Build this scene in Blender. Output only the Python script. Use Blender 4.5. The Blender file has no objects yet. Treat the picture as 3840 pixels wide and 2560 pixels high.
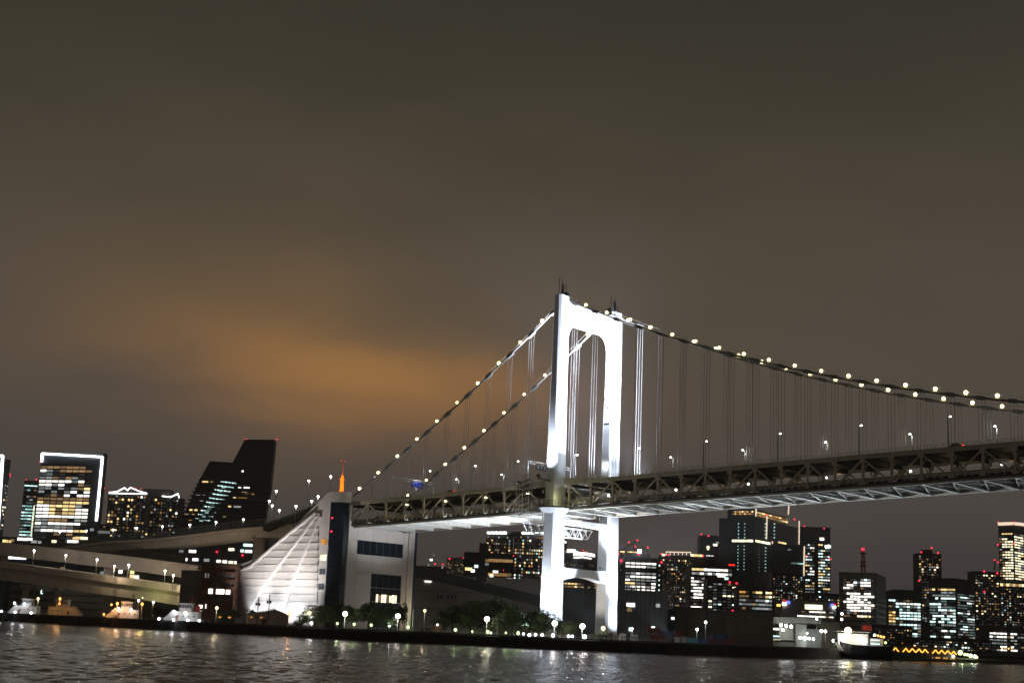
import bpy, math, random
import numpy as np
from mathutils import Matrix, Vector

# ------------------------------------------------------------------ camera, sky, exposure
S = bpy.context.scene
COL = S.collection
FPX, ROLL, EYE = 5400.0, math.radians(2.4), 5.5
PITCH = math.atan(1082 / FPX)
cam = bpy.data.cameras.new("camera"); cam_o = bpy.data.objects.new("camera", cam); COL.objects.link(cam_o)
cam.sensor_width = 36; cam.lens = 36 * FPX / 3840; cam.clip_start = 1; cam.clip_end = 20000
cam_o.location = (0, 0, EYE)
cam_o.rotation_mode = 'QUATERNION'
cam_o.rotation_quaternion = (Matrix.Rotation(math.pi / 2 + PITCH, 3, 'X') @ Matrix.Rotation(ROLL, 3, 'Z')).to_quaternion()
S.camera = cam_o
S.render.engine = 'CYCLES'
S.view_settings.view_transform = 'Standard'; S.view_settings.look = 'None'
S.view_settings.exposure = 0; S.view_settings.gamma = 1
S.cycles.use_denoising = True
S.cycles.sample_clamp_indirect = 10.0; S.cycles.sample_clamp_direct = 45.0
S.cycles.max_bounces = 5; S.cycles.diffuse_bounces = 2; S.cycles.glossy_bounces = 3; S.cycles.transmission_bounces = 2
S.cycles.caustics_reflective = False; S.cycles.caustics_refractive = False

def ray(px, py):
    dx, dy = px - 1920, 1280 - py
    u = dx * math.cos(ROLL) - dy * math.sin(ROLL); v = dx * math.sin(ROLL) + dy * math.cos(ROLL)
    return Vector((u, FPX * math.cos(PITCH) - v * math.sin(PITCH), FPX * math.sin(PITCH) + v * math.cos(PITCH)))
def at(px, py, Y):            # surveyed bearing/height in the photograph -> world point at a chosen distance
    d = ray(px, py); s = Y / d.y
    return Vector((d.x * s, Y, EYE + d.z * s))
def on_z(px, py, z):
    d = ray(px, py); s = (z - EYE) / d.z
    return Vector((d.x * s, d.y * s, z))

W = bpy.data.worlds.new("World"); S.world = W; W.use_nodes = True
nt = W.node_tree; N = nt.nodes; L = nt.links; N.clear()
out = N.new('ShaderNodeOutputWorld'); bg = N.new('ShaderNodeBackground'); L.new(bg.outputs[0], out.inputs[0])
tc = N.new('ShaderNodeTexCoord'); sep = N.new('ShaderNodeSeparateXYZ'); L.new(tc.outputs['Generated'], sep.inputs[0])
def M(op, a, b=None, t=nt):
    n = t.nodes.new('ShaderNodeMath'); n.operation = op
    for i, x in enumerate((a, b)):
        if x is None: continue
        if isinstance(x, (int, float)): n.inputs[i].default_value = x
        else: t.links.new(x, n.inputs[i])
    return n.outputs[0]
elev = M('ARCSINE', sep.outputs[2]); azim = M('ARCTAN2', sep.outputs[0], sep.outputs[1])
nz = N.new('ShaderNodeTexNoise'); nz.inputs['Scale'].default_value = 5.0; nz.inputs['Detail'].default_value = 6; nz.inputs['Roughness'].default_value = .5
mp = N.new('ShaderNodeMapping'); mp.inputs['Scale'].default_value = (1, 1, 3.2); L.new(tc.outputs['Generated'], mp.inputs[0]); L.new(mp.outputs[0], nz.inputs['Vector'])
noi = M('SUBTRACT', nz.outputs[0], .5)
ramp = N.new('ShaderNodeValToRGB'); L.new(M('DIVIDE', M('ADD', elev, M('MULTIPLY', noi, .12)), math.radians(40)), ramp.inputs[0])
cr = ramp.color_ramp; cr.interpolation = 'B_SPLINE'
stops = [(0.0, (.054, .046, .045)), (.10, (.068, .057, .053)), (.22, (.090, .074, .058)), (.36, (.079, .065, .047)), (.52, (.050, .0435, .031)), (.72, (.029, .0285, .020)), (1.0, (.024, .0245, .018))]
while len(cr.elements) < len(stops): cr.elements.new(.5)
for e, (p, c) in zip(cr.elements, stops): e.position = p; e.color = (*c, 1)
# city glow caught by the low cloud, centred over the far shore
def lobe(a0, e0, wa, we, tilt=0.0):
    da = M('SUBTRACT', M('ADD', azim, M('MULTIPLY', noi, .16)), math.radians(a0)); de = M('SUBTRACT', M('ADD', elev, M('MULTIPLY', noi, .07)), math.radians(e0))
    de = M('ADD', de, M('MULTIPLY', da, tilt))
    q = M('ADD', M('POWER', M('ABSOLUTE', M('DIVIDE', da, math.radians(wa))), 2.0), M('POWER', M('ABSOLUTE', M('DIVIDE', de, math.radians(we))), 2.0))
    return M('EXPONENT', M('MULTIPLY', q, -1.0))
def addc(base, fac, colr):
    m = N.new('ShaderNodeMix'); m.data_type = 'RGBA'; m.blend_type = 'ADD'; m.inputs[0].default_value = 1
    sc = N.new('ShaderNodeMix'); sc.data_type = 'RGBA'; L.new(fac, sc.inputs[0]); sc.inputs[6].default_value = (0, 0, 0, 1); sc.inputs[7].default_value = (*colr, 1)
    L.new(base, m.inputs[6]); L.new(sc.outputs[2], m.inputs[7]); return m.outputs[2]
c = addc(ramp.outputs[0], lobe(-5.6, 9.3, 6.8, 1.7, .05), (.150, .056, .000))
c = addc(c, lobe(-9.0, 10.4, 8.5, 3.0, .05), (.085, .033, .000))
c = addc(c, lobe(-5.0, 13.0, 15.0, 6.0, .0), (.018, .009, .001))
L.new(c, bg.inputs[0]); bg.inputs[1].default_value = 1.0

# ------------------------------------------------------------------ materials
MATS = {}
def mat(name, colr, rough=.7, metal=0.0, var=.18, scale=.25, bump=0.0, spec=.4):
    m = bpy.data.materials.new(name); m.use_nodes = True; t = m.node_tree; b = t.nodes['Principled BSDF']
    b.inputs['Roughness'].default_value = rough; b.inputs['Metallic'].default_value = metal; b.inputs['Specular IOR Level'].default_value = spec
    g = t.nodes.new('ShaderNodeNewGeometry'); n = t.nodes.new('ShaderNodeTexNoise'); n.inputs['Scale'].default_value = scale; n.inputs['Detail'].default_value = 5; n.inputs['Roughness'].default_value = .6
    t.links.new(g.outputs['Position'], n.inputs['Vector'])
    mx = t.nodes.new('ShaderNodeMix'); mx.data_type = 'RGBA'
    mr = t.nodes.new('ShaderNodeMapRange'); mr.inputs[1].default_value = .3; mr.inputs[2].default_value = .7; t.links.new(n.outputs[0], mr.inputs[0]); t.links.new(mr.outputs[0], mx.inputs[0])
    mx.inputs[6].default_value = (*[max(0, x * (1 - var)) for x in colr], 1); mx.inputs[7].default_value = (*[min(1, x * (1 + var)) for x in colr], 1)
    t.links.new(mx.outputs[2], b.inputs['Base Color'])
    if bump:
        bn = t.nodes.new('ShaderNodeBump'); bn.inputs['Strength'].default_value = bump; bn.inputs['Distance'].default_value = .05
        t.links.new(n.outputs[0], bn.inputs['Height']); t.links.new(bn.outputs[0], b.inputs['Normal'])
    MATS[name] = m; return m
def emat(name, colr, s, var=.0, sample=False):
    m = bpy.data.materials.new(name); m.use_nodes = True; t = m.node_tree; t.nodes.clear()
    o = t.nodes.new('ShaderNodeOutputMaterial'); e = t.nodes.new('ShaderNodeEmission'); t.links.new(e.outputs[0], o.inputs[0])
    e.inputs[0].default_value = (*colr, 1); e.inputs[1].default_value = s
    if var:
        oi = t.nodes.new('ShaderNodeObjectInfo'); g = t.nodes.new('ShaderNodeNewGeometry')
        n = t.nodes.new('ShaderNodeTexNoise'); n.inputs['Scale'].default_value = .45; n.inputs['Detail'].default_value = 2; t.links.new(g.outputs['Position'], n.inputs['Vector'])
        k = M('ADD', M('MULTIPLY', oi.outputs['Random'], 2 * var, t), 1 - var, t)
        k = M('MULTIPLY', k, M('ADD', M('MULTIPLY', n.outputs[0], 1.2, t), .4, t), t)
        t.links.new(M('MULTIPLY', k, s, t), e.inputs[1])
    m.cycles.emission_sampling = 'AUTO' if sample else 'NONE'
    MATS[name] = m; return m
mat('tower_paint', (.74, .77, .80), .45, var=.05, scale=.15)
mat('truss_paint', (.62, .565, .46), .6, var=.14, scale=.4)
mat('soffit_shade', (.06, .056, .05), .8)  # shade inside the double deck, put into the base colour
mat('white_steel', (.70, .72, .70), .5, var=.08, scale=.4)
mat('cable_paint', (.30, .29, .27), .5)
mat('rope_steel', (.48, .46, .44), .45)
mat('asphalt', (.05, .05, .05), .85)
mat('concrete', (.38, .36, .33), .85, var=.2, bump=.3)
mat('pale_concrete', (.66, .56, .49), .8, var=.12, bump=.2)
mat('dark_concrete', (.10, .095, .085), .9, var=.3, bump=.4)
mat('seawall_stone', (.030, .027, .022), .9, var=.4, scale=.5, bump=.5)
mat('anchor_panel', (.78, .735, .70), .65, var=.06)
mat('anchor_rib', (.82, .79, .77), .6, var=.05)
mat('blue_glass', (.008, .020, .034), .12, var=.2, spec=.6)
mat('dark_glass', (.10, .112, .135), .4, var=.2, spec=.35)
mat('black_wall', (.055, .053, .055), .5, var=.2)
mat('night_wall', (.10, .092, .085), .8, var=.25, scale=.08)
mat('olive_wall', (.17, .148, .108), .85, var=.2, scale=.08)
mat('grey_wall', (.31, .29, .27), .85, var=.2, scale=.1)
mat('hall_wall', (.50, .46, .42), .85, var=.15, scale=.1)
mat('slate_wall', (.12, .125, .122), .85, var=.25, scale=.1)
mat('pale_wall', (.32, .31, .29), .8, var=.15)
mat('brick_wall', (.13, .060, .038), .9, var=.25, scale=.9)
mat('navy_wall', (.03, .045, .10), .7)
mat('sheet_pink', (.36, .27, .24), .7, var=.12, scale=1.2)
mat('green_roof', (.05, .12, .075), .6)
mat('teal_roof', (.045, .09, .085), .6)
mat('hull_black', (.02, .02, .024), .5)
mat('hull_red', (.16, .03, .02), .6)
mat('boat_white', (.52, .50, .48), .5, var=.08)
mat('mast_red', (.55, .05, .04), .5)
mat('rust_red', (.22, .04, .025), .7, scale=1.0)
mat('box_white', (.55, .55, .52), .6, scale=1.0)
mat('box_teal', (.10, .33, .35), .6, scale=1.0)
mat('box_blue', (.04, .06, .2), .6, scale=1.0)
mat('box_grey', (.25, .27, .25), .6, scale=1.0)
mat('ground_dark', (.055, .055, .048), .95, var=.3, bump=.3)
mat('bark', (.06, .045, .03), .9, scale=2)
mat('leaf', (.040, .064, .016), .7, var=.5, scale=.8)
mat('leaf_dark', (.022, .037, .012), .7, var=.5, scale=.8)
mat('orange_steel', (.75, .24, .04), .5, var=.05)
mat('lamp_metal', (.35, .36, .36), .45)
mat('dark_metal', (.05, .048, .045), .5)
mat('sign_blue', (.02, .05, .45), .4)
mat('sign_white', (.75, .75, .75), .4)
emat('win_W', (1, .97, .86), 2.1, .35); emat('win_w', (.80, .86, .85), .30, .5)
emat('win_Y', (1, .70, .30), 1.35, .4); emat('win_y', (1, .60, .28), .28, .5)
emat('win_O', (1, .44, .10), .6, .5); emat('win_G', (.50, .95, .90), .8, .4); emat('win_g', (.45, .65, .62), .22, .5)
emat('win_d', (.62, .62, .60), .042, .6); emat('win_C', (.72, 1, .95), 1.8, .4); emat('win_K', (1, .90, .58), 1.9, .3)
emat('outline_white', (.93, 1, 1), 5.0); emat('line_warm', (1, .78, .58), 1.1); emat('beacon_red', (1, .02, .05), 3.2)
emat('cable_lamp', (1, .83, .40), 6.0, .3); emat('lamp_white', (.96, 1, .93), 12.0); emat('lamp_cool', (.82, .92, 1), 14.0)
emat('lamp_green', (.72, 1, .40), 3.0); emat('lamp_orange', (1, .40, .09), 3.2); emat('lamp_warm', (1, .72, .36), 4.0); emat('lamp_pink', (1, .84, .74), 9.0)
emat('neon_orange', (1, .42, .06), 2.6); emat('neon_red', (1, .03, .02), 1.2); emat('neon_blue', (.1, .15, 1), 3.0); emat('tail_red', (1, .02, .02), 3.0)
emat('lamp_yellow', (1, .86, .40), 22.0)

# ------------------------------------------------------------------ object helpers
WM = {}                                   # world matrices, so children can be given in world coordinates
def place(o, m, parent=None):
    WM[o] = m
    COL.objects.link(o)
    if parent is not None:
        o.parent = parent; o.matrix_parent_inverse = WM[parent].inverted()
    o.matrix_basis = m
    return o
def tag(o, label, cat=None, group=None, kind=None):
    if label: o['label'] = label
    if cat: o['category'] = cat
    if group: o['group'] = group
    if kind: o['kind'] = kind
    return o
def thing(name, loc, label, cat, group=None):
    return tag(place(bpy.data.objects.new(name, None), Matrix.Translation(Vector(loc))), label, cat, group)
UNIT = {}
def unit(shape, m):
    k = (shape, m)
    if k in UNIT: return UNIT[k]
    if shape == 'cube':
        v = [(x, y, z) for x in (-.5, .5) for y in (-.5, .5) for z in (-.5, .5)]
        f = [(0, 1, 3, 2), (4, 6, 7, 5), (0, 4, 5, 1), (2, 3, 7, 6), (0, 2, 6, 4), (1, 5, 7, 3)]
    elif shape == 'rod':
        n = 8; v = [(.5 * math.cos(2 * math.pi * i / n), .5 * math.sin(2 * math.pi * i / n), z) for z in (-.5, .5) for i in range(n)]
        f = [(i, (i + 1) % n, n + (i + 1) % n, n + i) for i in range(n)] + [tuple(range(n))[::-1], tuple(range(n, 2 * n))]
    else:                                 # ball
        nu, nv = 10, 6; v = [(0, 0, -.5)]
        for j in range(1, nv):
            a = math.pi * j / nv
            v += [(.5 * math.sin(a) * math.cos(2 * math.pi * i / nu), .5 * math.sin(a) * math.sin(2 * math.pi * i / nu), -.5 * math.cos(a)) for i in range(nu)]
        v.append((0, 0, .5)); f = [(0, 1 + (i + 1) % nu, 1 + i) for i in range(nu)]
        for j in range(nv - 2):
            b0 = 1 + j * nu; f += [(b0 + i, b0 + (i + 1) % nu, b0 + nu + (i + 1) % nu, b0 + nu + i) for i in range(nu)]
        b0 = 1 + (nv - 2) * nu; f += [(b0 + i, b0 + (i + 1) % nu, len(v) - 1) for i in range(nu)]
    me = bpy.data.meshes.new(shape + '_' + m); me.from_pydata(v, [], f); me.materials.append(MATS[m])
    if shape != 'cube':
        me.polygons.foreach_set('use_smooth', [len(p.vertices) <= 4 for p in me.polygons])
    UNIT[k] = me; return me
def prim(shape, name, m, mx, parent=None): return place(bpy.data.objects.new(name, unit(shape, m)), mx, parent)
def box(name, c, s, m, parent=None, rz=0.0):
    return prim('cube', name, m, Matrix.Translation(Vector(c)) @ Matrix.Rotation(rz, 4, 'Z') @ Matrix.Diagonal((*s, 1)), parent)
def ball(name, c, d, m, parent=None, squash=1.0): return prim('ball', name, m, Matrix.Translation(Vector(c)) @ Matrix.Diagonal((d, d, d * squash, 1)), parent)
def bar(name, p0, p1, a, b, m, parent=None, shape='cube'):
    p0, p1 = Vector(p0), Vector(p1); d = p1 - p0; z = d.normalized()
    up = Vector((0, 0, 1)) if abs(z.z) < .98 else Vector((AX[0], AX[1], 0))
    x = up.cross(z).normalized(); y = z.cross(x)
    r = Matrix((x, y, z)).transposed().to_4x4()
    return prim(shape, name, m, Matrix.Translation((p0 + p1) / 2) @ r @ Matrix.Diagonal((a, b, d.length, 1)), parent)
def mesh(name, v, f, m, parent=None, smooth=False, loc=None):
    o0 = Vector(loc) if loc is not None else Vector((0, 0, 0))
    me = bpy.data.meshes.new(name); me.from_pydata([tuple(Vector(p) - o0) for p in v], [], f); me.materials.append(MATS[m])
    if smooth: me.polygons.foreach_set('use_smooth', [True] * len(me.polygons))
    me.validate(); me.update()
    return place(bpy.data.objects.new(name, me), Matrix.Translation(o0), parent)
def prism(name, ring0, ring1, m, parent=None):       # two matching rings of points -> closed solid
    n = len(ring0); v = list(ring0) + list(ring1)
    f = [tuple(range(n))[::-1], tuple(range(n, 2 * n))] + [(i, (i + 1) % n, n + (i + 1) % n, n + i) for i in range(n)]
    o = mesh(name, v, f, m, parent, loc=ring0[0]); fix_normals(o.data); return o
import bmesh
def fix_normals(me):
    b = bmesh.new(); b.from_mesh(me); bmesh.ops.recalc_face_normals(b, faces=b.faces); b.to_mesh(me); b.free()
def lamp(name, kind, loc, power, colr, parent=None, aim=None, size=.5, angle=60, blend=.6):
    d = bpy.data.lights.new(name, kind); d.energy = power; d.color = colr; d.shadow_soft_size = size
    mx = Matrix.Translation(Vector(loc))
    if kind == 'SPOT':
        d.spot_size = math.radians(angle); d.spot_blend = blend
        mx = mx @ (Vector(aim) - Vector(loc)).to_track_quat('-Z', 'Y').to_matrix().to_4x4()
    return place(bpy.data.objects.new(name, d), mx, parent)

# ------------------------------------------------------------------ bridge frame: t along the deck, w across it
TH = math.radians(40); AX = (math.cos(TH), -math.sin(TH)); BX = (math.sin(TH), math.cos(TH)); ORG = (28.5, 530.6)
def bp(t, w, z): return Vector((ORG[0] + t * AX[0] + w * BX[0], ORG[1] + t * AX[1] + w * BX[1], z))
RZB = -TH
_zb = np.polyfit([-94, -51, -24, 35, 67, 97, 124, 149, 168], [45., 45.9, 47.1, 49.9, 51.7, 52.8, 53.6, 54.1, 54.6], 2)
def zb(t): return float(np.polyval(_zb, t)) + .3       # bottom chord
def zt(t): return zb(t) + 8.9                          # top chord
_cm = np.polyfit([12.6, 37.6, 66.2, 94.7, 123.7, 161.7], [121.8, 111.4, 101.7, 93.2, 86.1, 78.3], 2)
_cs = np.polyfit([-11, -41.1, -71.7, -101.2], [119.2, 98.1, 78.2, 60.1], 2)
def zc(t): return float(np.polyval(_cm if t >= 0 else _cs, t)) - .9
HW = 14.2
T_END = 223.0
main_k = [4.5 + 9.5 * k for k in range(24)]
side_k = [-5.5 - 10.2 * k for k in range(10)]

# ------------------------------------------------------------------ water and land
def build_water():
    rows, cols = 640, 820
    r = np.concatenate([np.exp(np.linspace(math.log(60), math.log(760), rows - 24)), np.exp(np.linspace(math.log(790), math.log(6500), 24))])
    a = np.radians(np.linspace(-34, 34, cols))
    R, A = np.meshgrid(r, a, indexing='ij'); X, Y = R * np.sin(A), R * np.cos(A); Z = np.zeros_like(X)
    rng = np.random.default_rng(4)
    for i in range(22):
        lam = 1.2 * 1.075 ** i; th = math.radians(215) + rng.normal() * .8; k = 2 * math.pi / lam
        amp = .0048 * lam; fade = np.clip(lam / (np.gradient(R, axis=0) * 2.2), 0, 1) ** 2
        Z += amp * fade * np.sin(k * (X * math.cos(th) + Y * math.sin(th)) + rng.uniform(0, 6.28))
    Z *= np.clip((3000 - R) / 1500, 0, 1)
    n = rows * cols; co = np.stack([X, Y, Z], -1).reshape(n, 3)
    i = np.arange(n).reshape(rows, cols)
    q = np.stack([i[:-1, :-1], i[:-1, 1:], i[1:, 1:], i[1:, :-1]], -1).reshape(-1, 4)
    me = bpy.data.meshes.new('water'); me.vertices.add(n); me.vertices.foreach_set('co', co.ravel())
    me.loops.add(q.size); me.loops.foreach_set('vertex_index', q.ravel()[::1])
    me.polygons.add(len(q)); me.polygons.foreach_set('loop_start', np.arange(len(q)) * 4); me.polygons.foreach_set('loop_total', np.full(len(q), 4))
    me.polygons.foreach_set('use_smooth', np.ones(len(q), bool)); me.update(calc_edges=True); me.flip_normals()
    m = bpy.data.materials.new('sea_water'); m.use_nodes = True; t = m.node_tree; b = t.nodes['Principled BSDF']
    b.inputs['Base Color'].default_value = (.012, .012, .009, 1); b.inputs['Roughness'].default_value = .12; b.inputs['IOR'].default_value = 1.33
    g = t.nodes.new('ShaderNodeNewGeometry'); n1 = t.nodes.new('ShaderNodeTexNoise'); n1.inputs['Scale'].default_value = 2.0; n1.inputs['Detail'].default_value = 4; n1.inputs['Roughness'].default_value = .65
    t.links.new(g.outputs['Position'], n1.inputs['Vector'])
    bn = t.nodes.new('ShaderNodeBump'); bn.inputs['Strength'].default_value = 1.0; bn.inputs['Distance'].default_value = .70
    t.links.new(n1.outputs[0], bn.inputs['Height']); t.links.new(bn.outputs[0], b.inputs['Normal'])
    me.materials.append(m); me.update()
    tag(place(bpy.data.objects.new('water', me), Matrix.Identity(4)), 'dark rippled harbour water in front of the seawall', None, None, 'structure')
build_water()

GZ = 3.4
shore_px = [(-300, 2311), (0, 2327), (350, 2346), (700, 2366), (1000, 2381), (1300, 2398), (1650, 2414), (2000, 2431), (2250, 2442), (2500, 2452), (2800, 2461), (3100, 2467), (3330, 2472)]
shore = [on_z(x, y, 0) for x, y in shore_px]
shore[0] = shore[1] + (shore[1] - shore[2]) * 1.2
far = [Vector((700, 1100, 0)), Vector((2600, 2600, 0)), Vector((2600, 6200, 0)), Vector((-2600, 6200, 0)), Vector((-1500, 1100, 0))]
def slab(name, pts, z0, z1, m, kind=None, label=None):
    o = prism(name, [Vector((p.x, p.y, z0)) for p in pts], [Vector((p.x, p.y, z1)) for p in pts], m); tag(o, label, None, None, kind); return o
n_base = 4                                # left of here a breakwater shelters a boat basin
def inset(p, d): return p + Vector((p.x * .0, 1, 0)) * d
land_pts = [inset(p, q) for p, q in zip(shore[:n_base], (46, 46, 46, 20))] + [inset(p, .5) for p in shore[n_base:]] + far
def shore_y(px): return float(np.interp(px, [p[0] for p in shore_px[1:]], [q.y for q in shore[1:]]))
slab('ground', land_pts, -2, GZ, 'ground_dark', 'structure', 'dark reclaimed land along the harbour')
# the seawall: one thing, a face of cast blocks with a coping, following the waterline
sw = thing('seawall', shore[6], 'long dark concrete seawall along the water with pale coping', 'seawall')
for a, b in zip(shore[:-1], shore[1:]):
    d = (b - a); nrm = Vector((d.y, -d.x, 0)).normalized(); n = max(1, int(d.length / 9)); thick = 5 if a in shore[:n_base] else 2
    for i in range(n):
        p, q = a + d * (i / n), a + d * ((i + 1) / n); u = d.normalized() * .04
        hh = GZ + random.Random(i).uniform(-.03, .03)
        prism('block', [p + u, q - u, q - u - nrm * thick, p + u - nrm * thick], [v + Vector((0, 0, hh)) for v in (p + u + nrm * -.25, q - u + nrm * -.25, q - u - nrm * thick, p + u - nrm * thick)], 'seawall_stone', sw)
    zc0 = Vector((0, 0, GZ + .06))
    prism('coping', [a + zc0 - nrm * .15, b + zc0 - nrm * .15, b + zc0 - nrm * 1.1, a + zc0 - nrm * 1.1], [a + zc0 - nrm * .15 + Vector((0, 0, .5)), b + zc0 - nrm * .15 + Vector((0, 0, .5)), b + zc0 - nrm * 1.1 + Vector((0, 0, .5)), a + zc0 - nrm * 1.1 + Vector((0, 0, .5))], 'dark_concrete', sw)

# ------------------------------------------------------------------ suspension bridge
BR = thing('suspension_bridge', bp(0, 0, GZ), 'floodlit white suspension bridge with double-deck truss crossing the harbour', 'bridge')
def leg_ring(s, z, ht, w0, w1, ch=.75):
    pts = [(-ht, w0 + ch), (-ht + ch, w0), (ht - ch, w0), (ht, w0 + ch), (ht, w1 - ch), (ht - ch, w1), (-ht + ch, w1), (-ht, w1 - ch)]
    return [bp(t, s * w, z) for t, w in pts]
def loft(name, rings, m, parent):
    n = len(rings[0]); v = [p for r in rings for p in r]; f = [tuple(range(n)), tuple(range(len(v) - n, len(v)))[::-1]]
    for j in range(len(rings) - 1):
        f += [(j * n + i, j * n + (i + 1) % n, (j + 1) * n + (i + 1) % n, (j + 1) * n + i) for i in range(n)]
    o = mesh(name, v, f, m, parent, loc=rings[0][0]); fix_normals(o.data); return o
tower = place(bpy.data.objects.new('tower', None), Matrix.Translation(bp(0, 0, GZ)), BR)
for s in (-1, 1):
    loft('leg', [leg_ring(s, z, h, a, b) for z, h, a, b in ((GZ, 3.0, 13.0, 20.2), (28, 2.8, 13.1, 20.0), (52, 2.6, 13.3, 19.9), (75, 2.3, 13.4, 19.8), (100, 1.95, 13.5, 19.7), (127.2, 1.75, 13.5, 19.7))], 'tower_paint', tower)
    box('pedestal', bp(0, s * 16.6, GZ + .9), (9, 10.5, 2.2), 'pale_concrete', tower, RZB)
    box('saddle_housing', bp(0, s * 14.6, 127.9), (2.6, 2.2, 1.6), 'dark_metal', tower, RZB)
    for q, (dt, dw, h) in enumerate(((-.9, 15.4, 7.0), (.9, 17.6, 6.4), (-.5, 17.9, 6.8), (.6, 15.2, 5.6))):
        bar('antenna', bp(dt, s * dw, 127), bp(dt, s * dw, 127 + h), .16, .16, 'dark_metal', tower)
    for zz in (129.6, 131.4):
        bar('antenna_frame', bp(-.8, s * 15.4, zz), bp(.9, s * 17.6, zz), .14, .14, 'dark_metal', tower)
    bar('antenna_frame', bp(0, s * 16.4, 127.2), bp(0, s * 16.4, 132), .7, .7, 'dark_metal', tower)
# portal beam: concave top, arched opening with big corner radii
top = [(w, 125.6 - 1.5 * (1 - (w / 13.6) ** 2)) for w in np.linspace(-13.6, 13.6, 13)]
opn = []
rr = 5.2
for a in np.linspace(0, math.pi / 2, 8): opn.append((13.6 - rr + rr * math.cos(a), 112.0 + rr * math.sin(a)))
opn += [(-x, y) for x, y in opn[::-1]]
ring = top + opn
v = [bp(t, w, z) for t in (-1.5, 1.5) for w, z in ring]; n = len(ring)
f = [(i, (i + 1) % n, n + (i + 1) % n, n + i) for i in range(n)]
for t0 in (0, n):                         # strip between the top edge and the arch
    T = [t0 + i for i in range(13)]; B = [t0 + n - 1 - i for i in range(16)]
    i = j = 0
    while i < 12 or j < 15:
        if j == 15 or (i < 12 and (i + 1) / 12 <= (j + 1) / 15): f.append((T[i], T[i + 1], B[j])); i += 1
        else: f.append((T[i], B[j + 1], B[j])); j += 1
pb = mesh('portal_beam', v, f, 'tower_paint', tower, loc=v[0]); fix_normals(pb.data)
for w in (-6, 2, 7): bar('antenna', bp(0, w, 124.2), bp(0, w, 127.5 if w < 0 else 126.2), .18, .18, 'dark_metal', tower)
def cross_beam(z0, z1, arch, ht):
    ring = [(w, z1) for w in (-13.4, 13.4)] + [(w, z0 + arch * (1 - (w / 13.4) ** 2)) for w in np.linspace(13.4, -13.4, 15)]
    v = [bp(t, w, z) for t in (-ht, ht) for w, z in ring]; n = len(ring)
    f = [tuple(range(n)), tuple(range(n, 2 * n))] + [(i, (i + 1) % n, n + (i + 1) % n, n + i) for i in range(n)]
    o = mesh('cross_beam', v, f, 'tower_paint', tower, loc=v[0]); fix_normals(o.data)
cross_beam(23.7, 28.2, 1.7, 2.2); cross_beam(43.6, 45.6, .2, 1.8)
box('sensor_band', bp(0, 13.36, 83.5), (2.6, .12, .7), 'dark_metal', tower, RZB)
for k_, (a_, z_) in enumerate(((-1.2, 93), (.9, 92), (-.6, 90.5), (1.0, 89.2), (.2, 89.6))): box('access_hatch', bp(a_, 13.36, z_), (.5, .1, .5), 'dark_metal', tower, RZB)
for s in (-1, 1):                         # walkway ring with flared bracket round each leg at lower-deck level
    c0 = bp(0, s * 16.6, 0)
    def ring8(r, z): return [Vector((c0.x + r * math.cos(a), c0.y + r * math.sin(a), z)) for a in np.linspace(0, 2 * math.pi, 17)[:-1]]
    loft('walkway_bracket', [ring8(4.0, 47.2), ring8(5.4, 48.7), ring8(5.6, 49.0)], 'tower_paint', tower) if s < 0 else None
    loft('walkway', [ring8(6.1, 49.0), ring8(6.1, 49.5)], 'dark_metal', tower)
    for a in np.linspace(0, 2 * math.pi, 17)[:-1]:
        p = Vector((c0.x + 5.9 * math.cos(a), c0.y + 5.9 * math.sin(a), 49.5)); bar('railing_post', p, p + Vector((0, 0, 1.9)), .12, .12, 'dark_metal', tower)
    pr = ring8(5.9, 51.4)
    for i in range(16): bar('rail', pr[i], pr[(i + 1) % 16], .12, .12, 'dark_metal', tower); bar('rail', pr[i] - Vector((0, 0, .9)), pr[(i + 1) % 16] - Vector((0, 0, .9)), .09, .09, 'dark_metal', tower)

# main cables with clamps, hand ropes, lamps and hangers
def cable(s):
    ts = sorted(set([-106, -100] + side_k + [0] + main_k + [t + 4.75 for t in main_k] + [t + 5.1 for t in side_k[1:]]))
    pts = [(t, (126.3 if t == 0 else zc(t))) for t in ts if t <= T_END]
    rings = []
    for (t, z) in pts:
        rings.append([bp(t + 0, s * HW, z) + Vector((BX[0] * .42 * math.cos(a), BX[1] * .42 * math.cos(a), .42 * math.sin(a))) for a in np.linspace(0, 2 * math.pi, 9)[:-1]])
    c = loft('main_cable', rings, 'cable_paint', BR)
    for (t0, z0), (t1, z1) in zip(pts[:-1], pts[1:]):
        if t1 <= -100: continue
        bar('hand_rope', bp(t0, s * (HW - .5), z0 + 1.5), bp(t1, s * (HW - .5), z1 + 1.5), .07, .07, 'rope_steel', c)
    for t in side_k[1:9] + [-5.5] + main_k:
        if t > T_END: continue
        z = zc(t); dz = (zc(t + 1) - zc(t - 1)) if abs(t) > 6 else (-.9 if t > 0 else 1.3)
        bar('cable_clamp', bp(t - 1.3, s * HW, z - dz * .65), bp(t + 1.3, s * HW, z + dz * .65), 1.2, 1.2, 'cable_paint', c)
        for k, dt in enumerate((-1.1, 0, 1.1)):
            if t in (-5.5,): continue
            zlow = zt(t) + .2
            bar('hanger_rope', bp(t + dt, s * HW, zlow), bp(t + dt, s * HW, zc(t + dt) - .3), .10, .10, 'rope_steel', BR)
    for t in [-11 - 10.2 * k for k in range(10)] + [9.25 + 9.5 * k for k in range(23)]:
        z = zc(t) + 1.0; d = 1.2 + .12 * math.sin(t * 7.3 + s)
        bar('lamp_bracket', bp(t, s * HW, z - .9), bp(t, s * HW, z - .3), .25, .25, 'dark_metal', c)
        ball('cable_lamp', bp(t, s * HW, z + .15), d, 'cable_lamp', c)
for s in (-1, 1): cable(s)

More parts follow.
